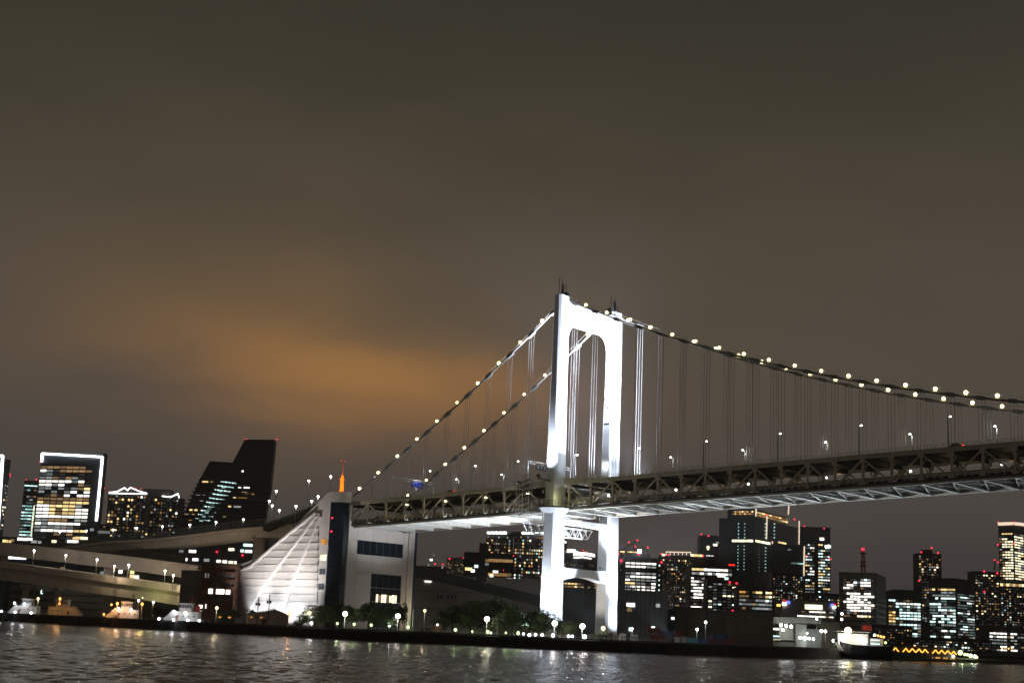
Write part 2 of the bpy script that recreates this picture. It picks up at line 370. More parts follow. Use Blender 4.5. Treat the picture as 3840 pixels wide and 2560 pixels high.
# stiffening truss: both planes, every member its own part
def truss(nodes, odd):
    for s in (-1, 1):
        w = s * HW
        for i, t in enumerate(nodes):
            bar('post', bp(t, w, zb(t)), bp(t, w, zt(t)), .62, .7, 'truss_paint', BR)
            if i + 1 < len(nodes):
                t2 = nodes[i + 1]
                bar('top_chord', bp(t, w, zt(t)), bp(t2, w, zt(t2)), .8, .85, 'truss_paint', BR)
                bar('bottom_chord', bp(t, w, zb(t)), bp(t2, w, zb(t2)), .9, 1.1, 'truss_paint', BR)
                bar('chord_flange', bp(t, w, zb(t) - .66), bp(t2, w, zb(t2) - .66), 1.1, .16, 'white_steel', BR)
                up = (i + odd) % 2
                a, b = (bp(t, w, zt(t) - .4), bp(t2, w, zb(t2) + .4)) if up else (bp(t, w, zb(t) + .4), bp(t2, w, zt(t2) - .4))
                bar('diagonal', a, b, .45, .48, 'truss_paint', BR)
                bar('fascia', bp(t, s * (HW + .62), zt(t) + .70), bp(t2, s * (HW + .62), zt(t2) + .70), .18, .5, 'truss_paint', BR)
                for h in (1.35, 1.95): bar('rail', bp(t, s * (HW + .62), zt(t) + h), bp(t2, s * (HW + .62), zt(t2) + h), .09, .09, 'truss_paint', BR)
                bar('walkway_rail', bp(t, s * (HW + 1.0), zb(t) + .2), bp(t2, s * (HW + 1.0), zb(t2) + .2), .12, .5, 'dark_metal', BR)
                bar('walkway_rail', bp(t, s * (HW + .6), zb(t) + 3.1), bp(t2, s * (HW + .6), zb(t2) + 3.1), .08, .10, 'truss_paint', BR)
                for k in range(4):
                    tt = t + (t2 - t) * k / 4
                    bar('railing_post', bp(tt, s * (HW + .62), zt(tt) + .9), bp(tt, s * (HW + .62), zt(tt) + 1.95), .12, .12, 'truss_paint', BR)
            bar('gusset', bp(t, w + s * .46, zt(t) - 1.6), bp(t, w + s * .46, zt(t) + .5), .12, 1.7, 'truss_paint', BR)
            bar('gusset', bp(t, w + s * .46, zb(t) - .5), bp(t, w + s * .46, zb(t) + 1.4), .12, 1.7, 'truss_paint', BR)
    for i, t in enumerate(nodes):
        bar('floor_beam', bp(t, -HW + .5, zb(t) + .3), bp(t, HW - .5, zb(t) + .3), .35, 1.7, 'white_steel', BR)
        bar('beam_flange', bp(t, -HW + .5, zb(t) - .65), bp(t, HW - .5, zb(t) - .65), 1.0, .18, 'white_steel', BR)
        bar('cross_girder', bp(t, -HW + .5, zt(t) - .5), bp(t, HW - .5, zt(t) - .3), .45, 1.2, 'soffit_shade', BR)
        if i + 1 < len(nodes):
            t2 = nodes[i + 1]
            for s in (-1, 1):
                bar('lateral_brace', bp(t, s * -HW, zb(t) - .12), bp(t2, s * HW, zb(t2) - .12), .3, .85, 'white_steel', BR)
                bar('portal_brace', bp(t, s * HW, zt(t) - 4), bp(t, s * (HW - 4.0), zt(t) - 1.0), .35, .35, 'truss_paint', BR)
            a, b = t + .02, t2 - .02
            def plate(name, w0, w1, dz0, dz1, m):
                zz = zb
                prism(name, [bp(a, w0, zz(a) + dz0), bp(b, w0, zz(b) + dz0), bp(b, w1, zz(b) + dz0), bp(a, w1, zz(a) + dz0)], [bp(a, w0, zz(a) + dz1), bp(b, w0, zz(b) + dz1), bp(b, w1, zz(b) + dz1), bp(a, w1, zz(a) + dz1)], m, BR)
            plate('upper_road', -13.6, 13.6, 9.35, 9.8, 'soffit_shade')
            plate('lower_road', -6.2, 13.2, 1.0, 1.5, 'soffit_shade')
            plate('guideway', -13.2, -7.0, 1.0, 1.4, 'soffit_shade')
            for w in (-9, -3, 3, 9): bar('stringer', bp(a, w, zb(a) + .5), bp(b, w, zb(b) + .5), .35, .9, 'white_steel', BR)
            for w in (-13.0, -7.2): bar('guide_wall', bp(a, w, zb(a) + 2.1), bp(b, w, zb(b) + 2.1), .25, 1.3, 'truss_paint', BR)
            for k in range(4):                                   # raking struts of the guideway parapet
                tt = a + (b - a) * (k + .5) / 4
                bar('raking_strut', bp(tt, -13.8, zb(tt) + .8), bp(tt + .9, -13.8, zb(tt) + 2.6), .22, .22, 'white_steel', BR)
truss([t for t in main_k if t <= T_END], 1)
truss([-106.5] + side_k[::-1], 0)
bar('top_chord', bp(-5.5, -HW, zt(-5.5)), bp(4.5, -HW, zt(4.5)), .8, 1, 'truss_paint', BR); bar('top_chord', bp(-5.5, HW, zt(-5.5)), bp(4.5, HW, zt(4.5)), .8, 1, 'truss_paint', BR)
prism('upper_road', [bp(-5.5, -12.5, zt(-5.5) + .45), bp(4.5, -12.5, zt(4.5) + .45), bp(4.5, 12.5, zt(4.5) + .45), bp(-5.5, 12.5, zt(-5.5) + .45)], [bp(-5.5, -12.5, zt(-5.5) + .9), bp(4.5, -12.5, zt(4.5) + .9), bp(4.5, 12.5, zt(4.5) + .9), bp(-5.5, 12.5, zt(-5.5) + .9)], 'dark_concrete', BR)
# curved fascia where the deck widens round the near leg
for s in (-1, 1):
    for t0, t1, w0, w1 in ((4.5, 12, 17.6, 15.2), (-3.5, -14, 17.6, 15.2)):
        bar('deck_fascia', bp(t0, s * w0, zt(t0) + .4), bp(t1, s * w1, zt(t1) + .4), .3, 2.4, 'truss_paint', BR)

# inspection gantry hanging under the deck beside the tower
GA = thing('inspection_gantry', bp(-9, 0, 40), 'white lattice inspection gantry hanging under the deck beside the tower', 'gantry')
g0, g1, gt = -22, 17, -9.0
for dt in (-1.2, 1.2):
    for z, e in ((43.6, 0), (40.2, 3.0)):
        bar('chord', bp(gt + dt, g0 + e, z), bp(gt + dt, g1 - e, z), .3, .3, 'white_steel', GA)
    ws = np.linspace(g0 + .3, g1 - .3, 19)
    for i in range(18):
        za, zd = (43.6, 40.2) if i % 2 == 0 else (40.2, 43.6)
        cl = lambda w, z: min(max(w, g0 + (3 if z < 42 else 0)), g1 - (3 if z < 42 else 0))
        bar('lacing', bp(gt + dt, cl(ws[i], za), za), bp(gt + dt, cl(ws[i + 1], zd), zd), .2, .2, 'white_steel', GA)
for w in np.linspace(g0 + 1, g1 - 1, 14): bar('railing_post', bp(gt + 1.2, w, 43.6), bp(gt + 1.2, w, 44.9), .12, .12, 'white_steel', GA)
bar('rail', bp(gt + 1.2, g0 + 1, 44.9), bp(gt + 1.2, g1 - 1, 44.9), .12, .12, 'white_steel', GA)
for w in (-12, 12): bar('hanger', bp(gt, w, 43.6), bp(gt, w, zb(gt)), .35, .35, 'white_steel', GA)
# scaffold stair tower on the side span next to the near leg
SC = thing('scaffold_stair', bp(-13, -15.8, zb(-13)), 'dark scaffold stair against the truss left of the tower leg', 'scaffold')
for dt in (-17.5, -14.5, -11.5):
    for w in (-15.6, -17.4): bar('upright', bp(dt, w, zb(dt) - 2), bp(dt, w, zt(dt) + 1.8), .14, .14, 'truss_paint', SC)
for k in range(7):
    z = zb(-14) - 1.5 + k * 1.9
    for w in (-15.6, -17.4): bar('ledger', bp(-17.5, w, z), bp(-11.5, w, z), .12, .12, 'truss_paint', SC)
    bar('flight', bp(-17.2, -16.5, z), bp(-11.8, -16.5, z + 1.9), .9, .12, 'dark_metal', SC)

# deck lamps, lower-deck lamps, sign gantries
def deck_lamp(t, w, h, side, tall=True):
    p = bp(t, w, zt(t) + .8)
    o = bar('lamp_post', p, p + Vector((0, 0, h)), .22, .22, 'lamp_metal', BR)
    q = p + Vector((0, 0, h)); e = bp(t, w + side * 1.6, q.z + .25)
    bar('lamp_arm', q, e, .14, .14, 'lamp_metal', o)
    ball('lamp_head', e + Vector((0, 0, -.1)), .75, 'lamp_white', o, .6)
    lamp('lamp_light', 'POINT', e - Vector((0, 0, .6)), 320, (.93, 1, .95), o, size=.3)
for t, w in ((-96, -13.9), (-66, -13.9), (-42.5, -13.9), (-21.5, -13.9), (6, -13.9), (33, -13.9), (60.5, -13.9), (88.5, -13.9), (117, -13.9), (146, -13.9), (176, -13.9)): deck_lamp(t, w, 9.5, 1)
for t in (-98, -74, -50, -24, 0, 30, 60, 92, 122, 150, 180): deck_lamp(t, 13.9, 9.5, -1)
for i, t in enumerate(side_k[1:9]):
    if i % 2 == 0:
        p = bp(t - 1.2, -12.0, zt(t) - 1.9); b = box('soffit_lamp', p, (1.7, .5, .22), 'lamp_yellow', BR, RZB)
        lamp('soffit_light', 'POINT', p - Vector((0, 0, .5)), 260, (1, .84, .42), b, size=.3)
for i, t in enumerate(main_k[:18]):
    if i % 3 == 1:
        p = bp(t + 3, -7.5, zb(t) + 4.6); b = ball('lower_deck_lamp', p, .7, 'lamp_white', BR)
        bar('lamp_stem', bp(t + 3, -7.5, zb(t) + 1.4), p, .12, .12, 'lamp_metal', b)
    if i % 2 == 0:
        p = bp(t + 2, 3, zt(t) - 2.0); b = box('soffit_lamp', p, (1.6, .4, .2), 'win_y', BR, RZB)  # added dim lamps, unseen on the main span, to light the truss inside
        lamp('soffit_light', 'POINT', p - Vector((0, 0, .6)), 130, (1, .82, .45), b, size=.3)
def sign_gantry(t, w0, w1, h, label, panels):
    z = zt(t) + .8
    g = thing('sign_gantry', bp(t, w0, z), label, 'road sign')
    for w in (w0, w1): bar('post', bp(t, w, z), bp(t, w, z + h), .38, .38, 'sign_white', g)
    for dz in (0, .9): bar('beam', bp(t, w0, z + h - dz), bp(t, w1, z + h - dz), .25, .25, 'sign_white', g)
    for k in range(8):
        a, b = w0 + (w1 - w0) * k / 8, w0 + (w1 - w0) * (k + 1) / 8
        bar('lacing', bp(t, a, z + h - (.9 if k % 2 else 0)), bp(t, b, z + h - (0 if k % 2 else .9)), .12, .12, 'sign_white', g)
    for wa, wb, m in panels:
        pn = box('sign_panel', bp(t + .35, (wa + wb) / 2, z + h - 1.9), (.15, wb - wa, 2.2), m, g, RZB)
        for k in range(3):
            wk = wa + (wb - wa) * (.22 + .27 * k); bar('arrow', bp(t + .46, wk, z + h - 2.6), bp(t + .46, wk + .35 * (k - 1), z + h - 1.3), .05, .22, 'sign_white', pn)
        lamp('sign_light', 'POINT', bp(t + 1.6, (wa + wb) / 2, z + h - .2), 160, (1, 1, 1), pn, size=.3)
sign_gantry(-87, -12.8, 12.8, 9.2, 'white road sign gantry with a blue panel over the upper deck', [(-1, 6, 'sign_blue')])
sign_gantry(-16, -12.8, 12.8, 9.4, 'white gantry with dark sign boards beside the near tower leg', [(-9, -2, 'dark_metal'), (1, 8, 'dark_metal')])
# vehicles on the upper deck
def car(t, w, label, rev=1):
    z = zt(t) + .9
    c = thing('car', bp(t, w, z), label, 'car')
    prof = [(-2.1, .35), (-2.1, .95), (-1.5, 1.05), (-.8, 1.5), (.7, 1.5), (1.3, 1.0), (2.1, .85), (2.1, .35)]
    prism('body', [bp(t + x, w - .85, z + y) for x, y in prof], [bp(t + x, w + .85, z + y) for x, y in prof], 'dark_metal', c)
    for x in (-1.3, 1.3):
        for ww in (-.86, .86): bar('wheel', bp(t + x, w + ww - .1, z + .33), bp(t + x, w + ww + .1, z + .33), .66, .66, 'hull_black', c, 'rod')
    for ww in (-.6, .6): box('tail_lamp', bp(t - 2.15 * rev, w + ww, z + .85), (.12, .5, .3), 'tail_red', c, RZB)
car(-56, -10.5, 'dark car with red tail lamps on the upper deck left of the tower', -1); car(147, -10.5, 'dark car with red tail lamps on the upper deck far right', -1)

# floodlights: fixture + lamp
def flood(loc, aim, power, angle=50, colr=(.86, .91, 1), parent=BR, blend=.7, size=.8):
    loc, aim = Vector(loc), Vector(aim); d = (aim - loc).normalized()
    h = bar('floodlight', loc - d * .6, loc, 1.2, .9, 'dark_metal', parent)
    lamp('flood_lamp', 'SPOT', loc + d * .35, power, colr, h, aim, size, angle, blend)
WH = (.77, .84, 1)
ZD = zt(0) + 1.0
flood(bp(20, -12.8, ZD + 1), bp(1, -16.5, 102), 760000, 82, WH); flood(bp(20, 12.8, ZD + 1), bp(1, 16.5, 102), 760000, 76, WH)
flood(bp(24, 13.2, ZD + 1), bp(1, 16.5, 72), 46000, 60, WH, BR, 1.0); flood(bp(26, -13.2, ZD + 1), bp(1, -16.5, 72), 26000, 64, WH, BR, 1.0)
flood(bp(24, -5, ZD + 1), bp(1, 0, 119), 760000, 55, WH); flood(bp(24, 5, ZD + 1), bp(1, 0, 119), 760000, 55, WH)
flood(bp(-20, -12.8, ZD + 1), bp(-1, -16.5, 100), 350000, 62, WH); flood(bp(-20, 12.8, ZD + 1), bp(-1, 16.5, 100), 350000, 62, WH)
flood(bp(0, -26.5, 60), bp(0, -19, 70), 52000, 52, WH)
bar('lamp_bracket', bp(0, -19.4, 58.5), bp(0, -27, 58.9), .4, .5, 'dark_metal', BR)
flood(bp(0, -10.5, ZD + 1), bp(0, 13.5, 112), 260000, 52, (.84, .88, 1), BR, 1.0); flood(bp(0, 10.5, ZD + 1), bp(0, -13.5, 112), 240000, 46, (.86, .9, 1), BR, 1.0)
gz = GZ + 1.2
flood(bp(26, -22, gz), bp(2, -17, 30), 380000, 42, WH); flood(bp(15, -23, gz), bp(2, -17.5, 12), 42000, 46, WH); flood(bp(26, 22, gz), bp(2, 17.5, 30), 430000, 36, WH)
flood(bp(16, 22, gz), bp(2, 17, 14), 30000, 50, WH)
flood(bp(1, -33, gz), bp(0, -19.5, 27), 170000, 60, WH)
flood(bp(0, -8, gz), bp(0, 13.4, 30), 16000, 70, (1, .88, .76)); flood(bp(22, -3, gz), bp(2, 0, 26), 4500, 60, (1, .9, .82))
flood(bp(3.2, -4, 29.6), bp(13, -4, 48), 60000, 125, (.92, .97, 1)); flood(bp(-3.2, 4, 29.6), bp(-13, 4, 46), 50000, 125, (.95, .97, 1)); flood(bp(3.2, 8, 29.6), bp(13, 8, 48), 46000, 125, (.92, .97, 1))
flood(bp(4, 1, 29.8), bp(75, 0, 50), 700000, 34, (.90, .97, 1)); flood(bp(4, 3, 29.8), bp(140, 2, 53), 1300000, 17, (.86, .94, 1)); flood(bp(-4, 1, 29.8), bp(-52, 0, 46), 150000, 42, (.95, .97, 1))
lamp('leg_light', 'POINT', bp(5, -21.5, 51.5), 380, (1, .95, .45), tower, size=.4)

# ------------------------------------------------------------------ anchorage building
AN = thing('anchorage', bp(-140, 0, GZ), 'pale sail-shaped bridge anchorage with ribbed wall and dark blue corner glass', 'building')
prof = [(-110.8, 57.6), (-113.5, 56.9), (-119.5, 52.5), (-124.8, 49), (-132.3, 43.6), (-140, 38.6), (-147.8, 33.9), (-155.9, 30.3), (-161, 28.9), (-167, 28.0), (-176, 27.6), (-188, 27.4)]
side = prof + [(-188, GZ), (-110.8, GZ)]
def ext(name, pts, w0, w1, m, parent=AN): return prism(name, [bp(t, w0, z) for t, z in pts], [bp(t, w1, z) for t, z in pts], m, parent)
ext('side_wall', side, -22, -17.5, 'anchor_panel'); ext('side_wall', side, 17.5, 22, 'anchor_panel')
ext('main_block', [(-104.5, 44.2), (-132, 41), (-150, 31), (-188, 27), (-188, GZ), (-104.5, GZ)], -17.45, 17.45, 'anchor_panel')
# raised border band following the sail edge
border = [(1189, 1921), (1135, 1964), (1100, 1990), (1052, 2030), (1004, 2071), (940, 2125), (893, 2143)]
def on_w(px, py, w):
    d = ray(px, py); o = bp(0, w, 0)
    Mx = np.array([[d.x, -AX[0]], [d.y, -AX[1]]]); s, t = np.linalg.solve(Mx, [o.x, o.y]); return t, EYE + s * d.z
bt = [on_w(x, y, -22) for x, y in border]; bt.append((-188, bt[-1][1] - 1.5))
def interp(pl, z):                          # t on a polyline at height z
    if z >= pl[0][1]: return pl[0][0]
    for (t0, z0), (t1, z1) in zip(pl[:-1], pl[1:]):
        if min(z0, z1) <= z <= max(z0, z1): return t0 + (t1 - t0) * ((z - z0) / (z1 - z0) if z1 != z0 else 0)
    return pl[-1][0]
ribA = [on_w(x, y, -22) for x, y in ((1189, 1933), (1148, 1988), (1126, 2019), (1086, 2071), (1044, 2126), (1007, 2178), (973, 2227))]; ribA.append((ribA[-1][0] - 9, GZ + 1))
ribB = [on_w(x, y, -22) for x, y in ((1204, 1936), (1181, 1990), (1157, 2046), (1135, 2098), (1114, 2153), (1093, 2209))]; ribB.append((ribB[-1][0] - 4.5, GZ + 1))
right = [(-117.2, 50), (-115.6, 31), (-113.6, GZ)]
def rib(pl, wd, dep, name='rib'):
    for (t0, z0), (t1, z1) in zip(pl[:-1], pl[1:]): bar(name, bp(t0, -22 - dep / 2, z0), bp(t1, -22 - dep / 2, z1), dep, wd, 'anchor_rib', AN)
rib(ribA, 1.0, .9); rib(ribB, 1.0, .9); rib(bt, .8, .9, 'edge_rib')
lv = [48.9 - 2.95 * i for i in range(16) if 48.9 - 2.95 * i > GZ]
for i in range(len(lv) - 1):
    z1, z0 = lv[i], lv[i + 1]
    cols = [lambda z: interp(bt, z) if z > bt[-2][1] else -187.5, lambda z: interp(ribA, z), lambda z: interp(ribB, z), lambda z: interp(right, z)]
    for a, b in zip(cols[:-1], cols[1:]):
        ta0, tb0, ta1, tb1 = a(z0 + .12), b(z0 + .12), a(z1 - .5), b(z1 - .5)
        if tb1 - ta1 < .9: continue
        g = .5
        # each cladding panel leans out towards its foot, so its top edge sits back under the ledge above
        r0 = [bp(ta0 + g, -22.05, z0 + .12), bp(tb0 - g, -22.05, z0 + .12), bp(tb1 - g, -22.05, z1 - .5), bp(ta1 + g, -22.05, z1 - .5)]
        r1 = [bp(ta0 + g, -22.38, z0 + .12), bp(tb0 - g, -22.38, z0 + .12), bp(tb1 - g, -22.14, z1 - .5), bp(ta1 + g, -22.14, z1 - .5)]
        prism('panel', r0, r1, 'anchor_panel', AN)
        bar('ledge', bp(a(z1) + .3, -22.25, z1 - .2), bp(b(z1) - .3, -22.25, z1 - .2), .62, .34, 'anchor_rib', AN)
# corner: rounded dark glass shaft between side and front
arc = [(-110.8, -22.0)] + [(-110.8 + 6.0 * math.sin(a), -22.0 + 3.6 * (1 - math.cos(a))) for a in np.linspace(.2, math.pi / 2, 6)] + [(-104.6, -17.6), (-110.8, -17.6)]
prism('corner_glass', [bp(t, w, GZ) for t, w in arc], [bp(t, w, 53.4) for t, w in arc], 'blue_glass', AN)
cap = [(-110.8, -22.1)] + [(-110.8 + 6.1 * math.sin(a), -22.1 + 3.7 * (1 - math.cos(a))) for a in np.linspace(.2, math.pi / 2, 6)] + [(-104.5, -16.8), (-110.8, -16.8)]
prism('corner_cap', [bp(t, w, 53.4) for t, w in cap], [bp(t, w, 57.6) for t, w in cap], 'anchor_panel', AN)
for z in np.arange(8, 53, 3.0):
    pts = [bp(t, w, z) for t, w in [(-110.8 + 6.06 * math.sin(a), -22.06 + 3.6 * (1 - math.cos(a))) for a in np.linspace(.1, math.pi / 2, 4)]]
    for a, b in zip(pts[:-1], pts[1:]): bar('mullion', a, b, .12, .12, 'dark_metal', AN)
box('corner_post', bp(-104.2, -17.2, 28), (.9, 1.0, 49), 'anchor_rib', AN, RZB)
box('corner_post', bp(-104.2, 19.2, 24), (1.2, 3.4, 41), 'anchor_panel', AN, RZB); box('corner_post', bp(-104.0, 21.6, 24), (1.2, 1.2, 41.5), 'navy_wall', AN, RZB)
# front cladding panels with recessed window bands
def fpanel(w0, w1, z0, z1):
    box('front_panel', bp(-104.3, (w0 + w1) / 2, (z0 + z1) / 2), (.4, w1 - w0 - .10, z1 - z0 - .10), 'anchor_panel', AN, RZB)
zs = [GZ, 8, 12.5, 17, 21.5, 26, 30, 33.2, 39.0, 43.6]
cw = [-16.6, -12.2, -3.2, 5, 14.6, 17.4]
for zi in range(len(zs) - 1):
    for ci in range(len(cw) - 1):
        if zi == 7 and 1 <= ci <= 3: continue
        if zi <= 4 and ci in (2, 3) : continue
        fpanel(cw[ci], cw[ci + 1], zs[zi], zs[zi + 1])
for w0, w1, z0, z1, nx, nzz in ((-12.2, 14.6, 33.2, 39.0, 7, 1), (-3.2, 14.6, GZ, 26, 5, 4)):
    for i in range(nx):
        for j in range(nzz):
            a, b = w0 + (w1 - w0) * i / nx, w0 + (w1 - w0) * (i + 1) / nx; c0, c1 = z0 + (z1 - z0) * j / nzz, z0 + (z1 - z0) * (j + 1) / nzz
            box('pane', bp(-104.42, (a + b) / 2, (c0 + c1) / 2), (.12, b - a - .18, c1 - c0 - .18), 'blue_glass', AN, RZB)
for k in range(8):
    box('lit_window', bp(-104.30, 1.0 + 1.55 * k, 16.2), (.1, 1.15, 3.2 if k not in (1, 5) else 2.6), 'win_K' if k not in (1, 4) else 'win_y', AN, RZB)
for z, m in ((37.5, 'win_O'), (31.2, 'win_K'), (25.6, 'dark_glass'), (19.6, 'dark_glass')):
    for k in range(2): box('side_window', bp(-114.0 + 1.75 * k, -22.05, z), (1.5, .16, 2.3), m, AN, RZB)
for z in (48, 42.6): ball('beacon', bp(-109.5, -21.9, z - 1), .8, 'beacon_red', AN)
box('crown_block', bp(-106.5, 10, 47), (3, 18, 5), 'dark_concrete', AN, RZB)
for k in range(6):
    t = -121 - 9.5 * k
    flood(bp(t, -31, GZ + 1), bp(t, -22, 12), 8500, 88, (.90, .95, 1), AN)

flood(bp(-72, -6, GZ + 1), bp(-104, 3, 24), 4200, 100, (1, .92, .86), AN, 1.0)  # added flood without a known source, lifts the anchorage front
for t, ta in ((-120, -119), (-132, -132), (-144, -150)): flood(bp(t, -38, GZ + 1), bp(ta, -22, 38), 36000, 74, (1, .95, .92), AN, 1.0)  # added fill floods, put in to brighten the upper sail wall

# ------------------------------------------------------------------ viaducts at the left
def strip(name, pts, z_hi, z_lo, off0, off1, m, parent):       # a band swept along a path; off = metres towards +Y
    n = len(pts); v = []
    for i, p in enumerate(pts):
        d = (pts[min(i + 1, n - 1)] - pts[max(i - 1, 0)]); nr = Vector((-d.y, d.x, 0)).normalized()
        if nr.y < 0: nr = -nr
        for o, z in ((off0, z_hi), (off1, z_hi), (off1, z_lo), (off0, z_lo)): v.append(p + nr * o + Vector((0, 0, z)))
    f = [(0, 1, 2, 3), tuple(4 * (n - 1) + k for k in (3, 2, 1, 0))]
    for i in range(n - 1):
        for k in range(4): f.append((4 * i + k, 4 * i + (k + 1) % 4, 4 * i + 4 + (k + 1) % 4, 4 * i + 4 + k))
    o = mesh(name, v, f, m, parent, loc=v[0]); fix_normals(o.data); return o
def densify(pts, n=6):
    t = np.arange(len(pts)); q = np.linspace(0, len(pts) - 1, (len(pts) - 1) * n + 1)
    A = np.array([tuple(p) for p in pts]); k = min(2, len(pts) - 1)
    return [Vector((np.interp(x, t, A[:, 0]), np.interp(x, t, A[:, 1]), np.interp(x, t, A[:, 2]))) for x in q]
def viaduct(label, path, par, gird, width, mpar, mg, piers=(), posts=0.0, lamps=(), lampm='lamp_white', posth=1.6, group=None, lp=110):
    P = densify([at(*p) for p in path]); e = thing('viaduct', (P[0].x, P[0].y, GZ), label, 'viaduct', group)
    strip('parapet', P, 0, -par, 0, .4, mpar, e); strip('parapet', P, 0, -par, width - .4, width, mpar, e)
    strip('road', P, -par + .35, -par, .42, width - .42, 'dark_concrete', e)
    strip('kerb_beam', P, -par - .02, -par - .55, -.25, width + .25, mg, e)
    strip('girder', P, -par - .57, -par - gird, 1.0, 1.8, mg, e); strip('girder', P, -par - .57, -par - gird, width * .5 - .4, width * .5 + .4, mg, e); strip('girder', P, -par - .57, -par - gird, width - 1.8, width - 1.0, mg, e)
    L0 = 0; acc = 0
    for a, b in zip(P[:-1], P[1:]):
        seg = (b - a); m = int(seg.length / 5)
        for k in range(m):                                    # stiffeners on the outer girder
            p = a + seg * ((k + .5) / max(m, 1)); nr = Vector((-seg.y, seg.x, 0)).normalized(); nr = nr if nr.y > 0 else -nr
            q = p + nr * .95; bar('stiffener', q - Vector((0, 0, par + .6)), q - Vector((0, 0, par + gird - .1)), .1, .25, mg, e)
        if posts:
            m = max(1, int(seg.length / posts))
            for k in range(m):
                p = a + seg * (k / m) + Vector((0, .2, 0)); bar('fence_post', p, p + Vector((0, 0, posth)), .13, .13, 'lamp_metal', e)
            bar('rail', a + Vector((0, .2, posth)), b + Vector((0, .2, posth)), .08, .08, 'lamp_metal', e); bar('rail', a + Vector((0, .2, posth * .5)), b + Vector((0, .2, posth * .5)), .06, .06, 'lamp_metal', e)
    for px, py, Y, wd in piers:
        p = at(px, py, Y); zt_ = p.z
        box('pier', (p.x, p.y + width / 2, (zt_ + GZ) / 2), (wd, wd * 1.2, zt_ - GZ), mg, e); box('pier_cap', (p.x, p.y + width / 2, zt_ + .7), (wd * 1.25, width * .9, 1.4), mg, e)
    for px, py, Y, h in lamps:
        p = at(px, py, Y); o = bar('lamp_post', p - Vector((0, 0, h)), p, .2, .2, 'lamp_metal', e)
        ball('lamp_head', p + Vector((0, 0, .15)), 1.1, lampm, o, .75); lamp('lamp_light', 'POINT', p + Vector((0, -.2, -.7)), lp, (1, .92, .78), o, size=.3)
    return e
viaduct('upper loop road viaduct with smooth pale parapet, highest of the two at far left', [(-160, 2016, 812), (0, 2032, 798), (240, 2057, 776), (480, 2085, 754), (620, 2103, 740), (742, 2120, 730)], 1.7, 5.3, 11, 'pale_concrete', 'pale_concrete', [(405, 2110, 766, 4)])
LOOP = viaduct('lower loop road viaduct with lit green girder behind the moored tugs', [(-160, 2084, 782), (28, 2108, 764), (240, 2136, 744), (480, 2168, 722), (600, 2184, 712), (702, 2199, 704)], 2.6, 6.8, 12, 'pale_concrete', 'pale_concrete', [(85, 2200, 770, 2.4), (450, 2240, 740, 4), (205, 2210, 758, 2.2)], 0, [(128, 2064, 757, 7), (247, 2082, 745, 7), (364, 2098, 734, 7), (483, 2118, 723, 7), (619, 2140, 711, 7)], lp=3000)
viaduct('approach viaduct with tall fence descending left behind the anchorage', [(1090, 1962, 690), (1000, 1971, 700), (860, 1984, 726), (700, 2005, 756), (560, 2020, 786), (400, 2028, 820), (200, 2054, 856), (0, 2075, 890)], .8, 4.4, 12, 'pale_concrete', 'pale_concrete', [(966, 2020, 708, 4.6)], 2.2, [(425, 1986, 815, 4), (513, 1980, 797, 4), (609, 1974, 776, 4), (712, 1968, 754, 4), (810, 1958, 736, 4), (913, 1948, 717, 4), (225, 1994, 852, 4), (324, 1990, 834, 4)], 'lamp_white', 3.6)
viaduct('upper approach ramp climbing to the top deck behind the sail wall', [(1240, 1868, 676), (1190, 1886, 680), (1130, 1912, 684), (1070, 1935, 687), (1020, 1952, 689), (985, 1966, 690)], 1.0, 2.0, 9, 'slate_wall', 'dark_concrete', [], 2.4, [(1036, 1842, 700, 13), (1010, 1879, 690, 9), (1021, 1896, 684, 7), (1048, 1914, 676, 4), (1110, 1898, 668, 9), (1169, 1879, 655, 5), (1193, 1862, 650, 6), (1158, 1803, 690, 17), (1240, 1787, 690, 17)], 'lamp_white', 1.8)

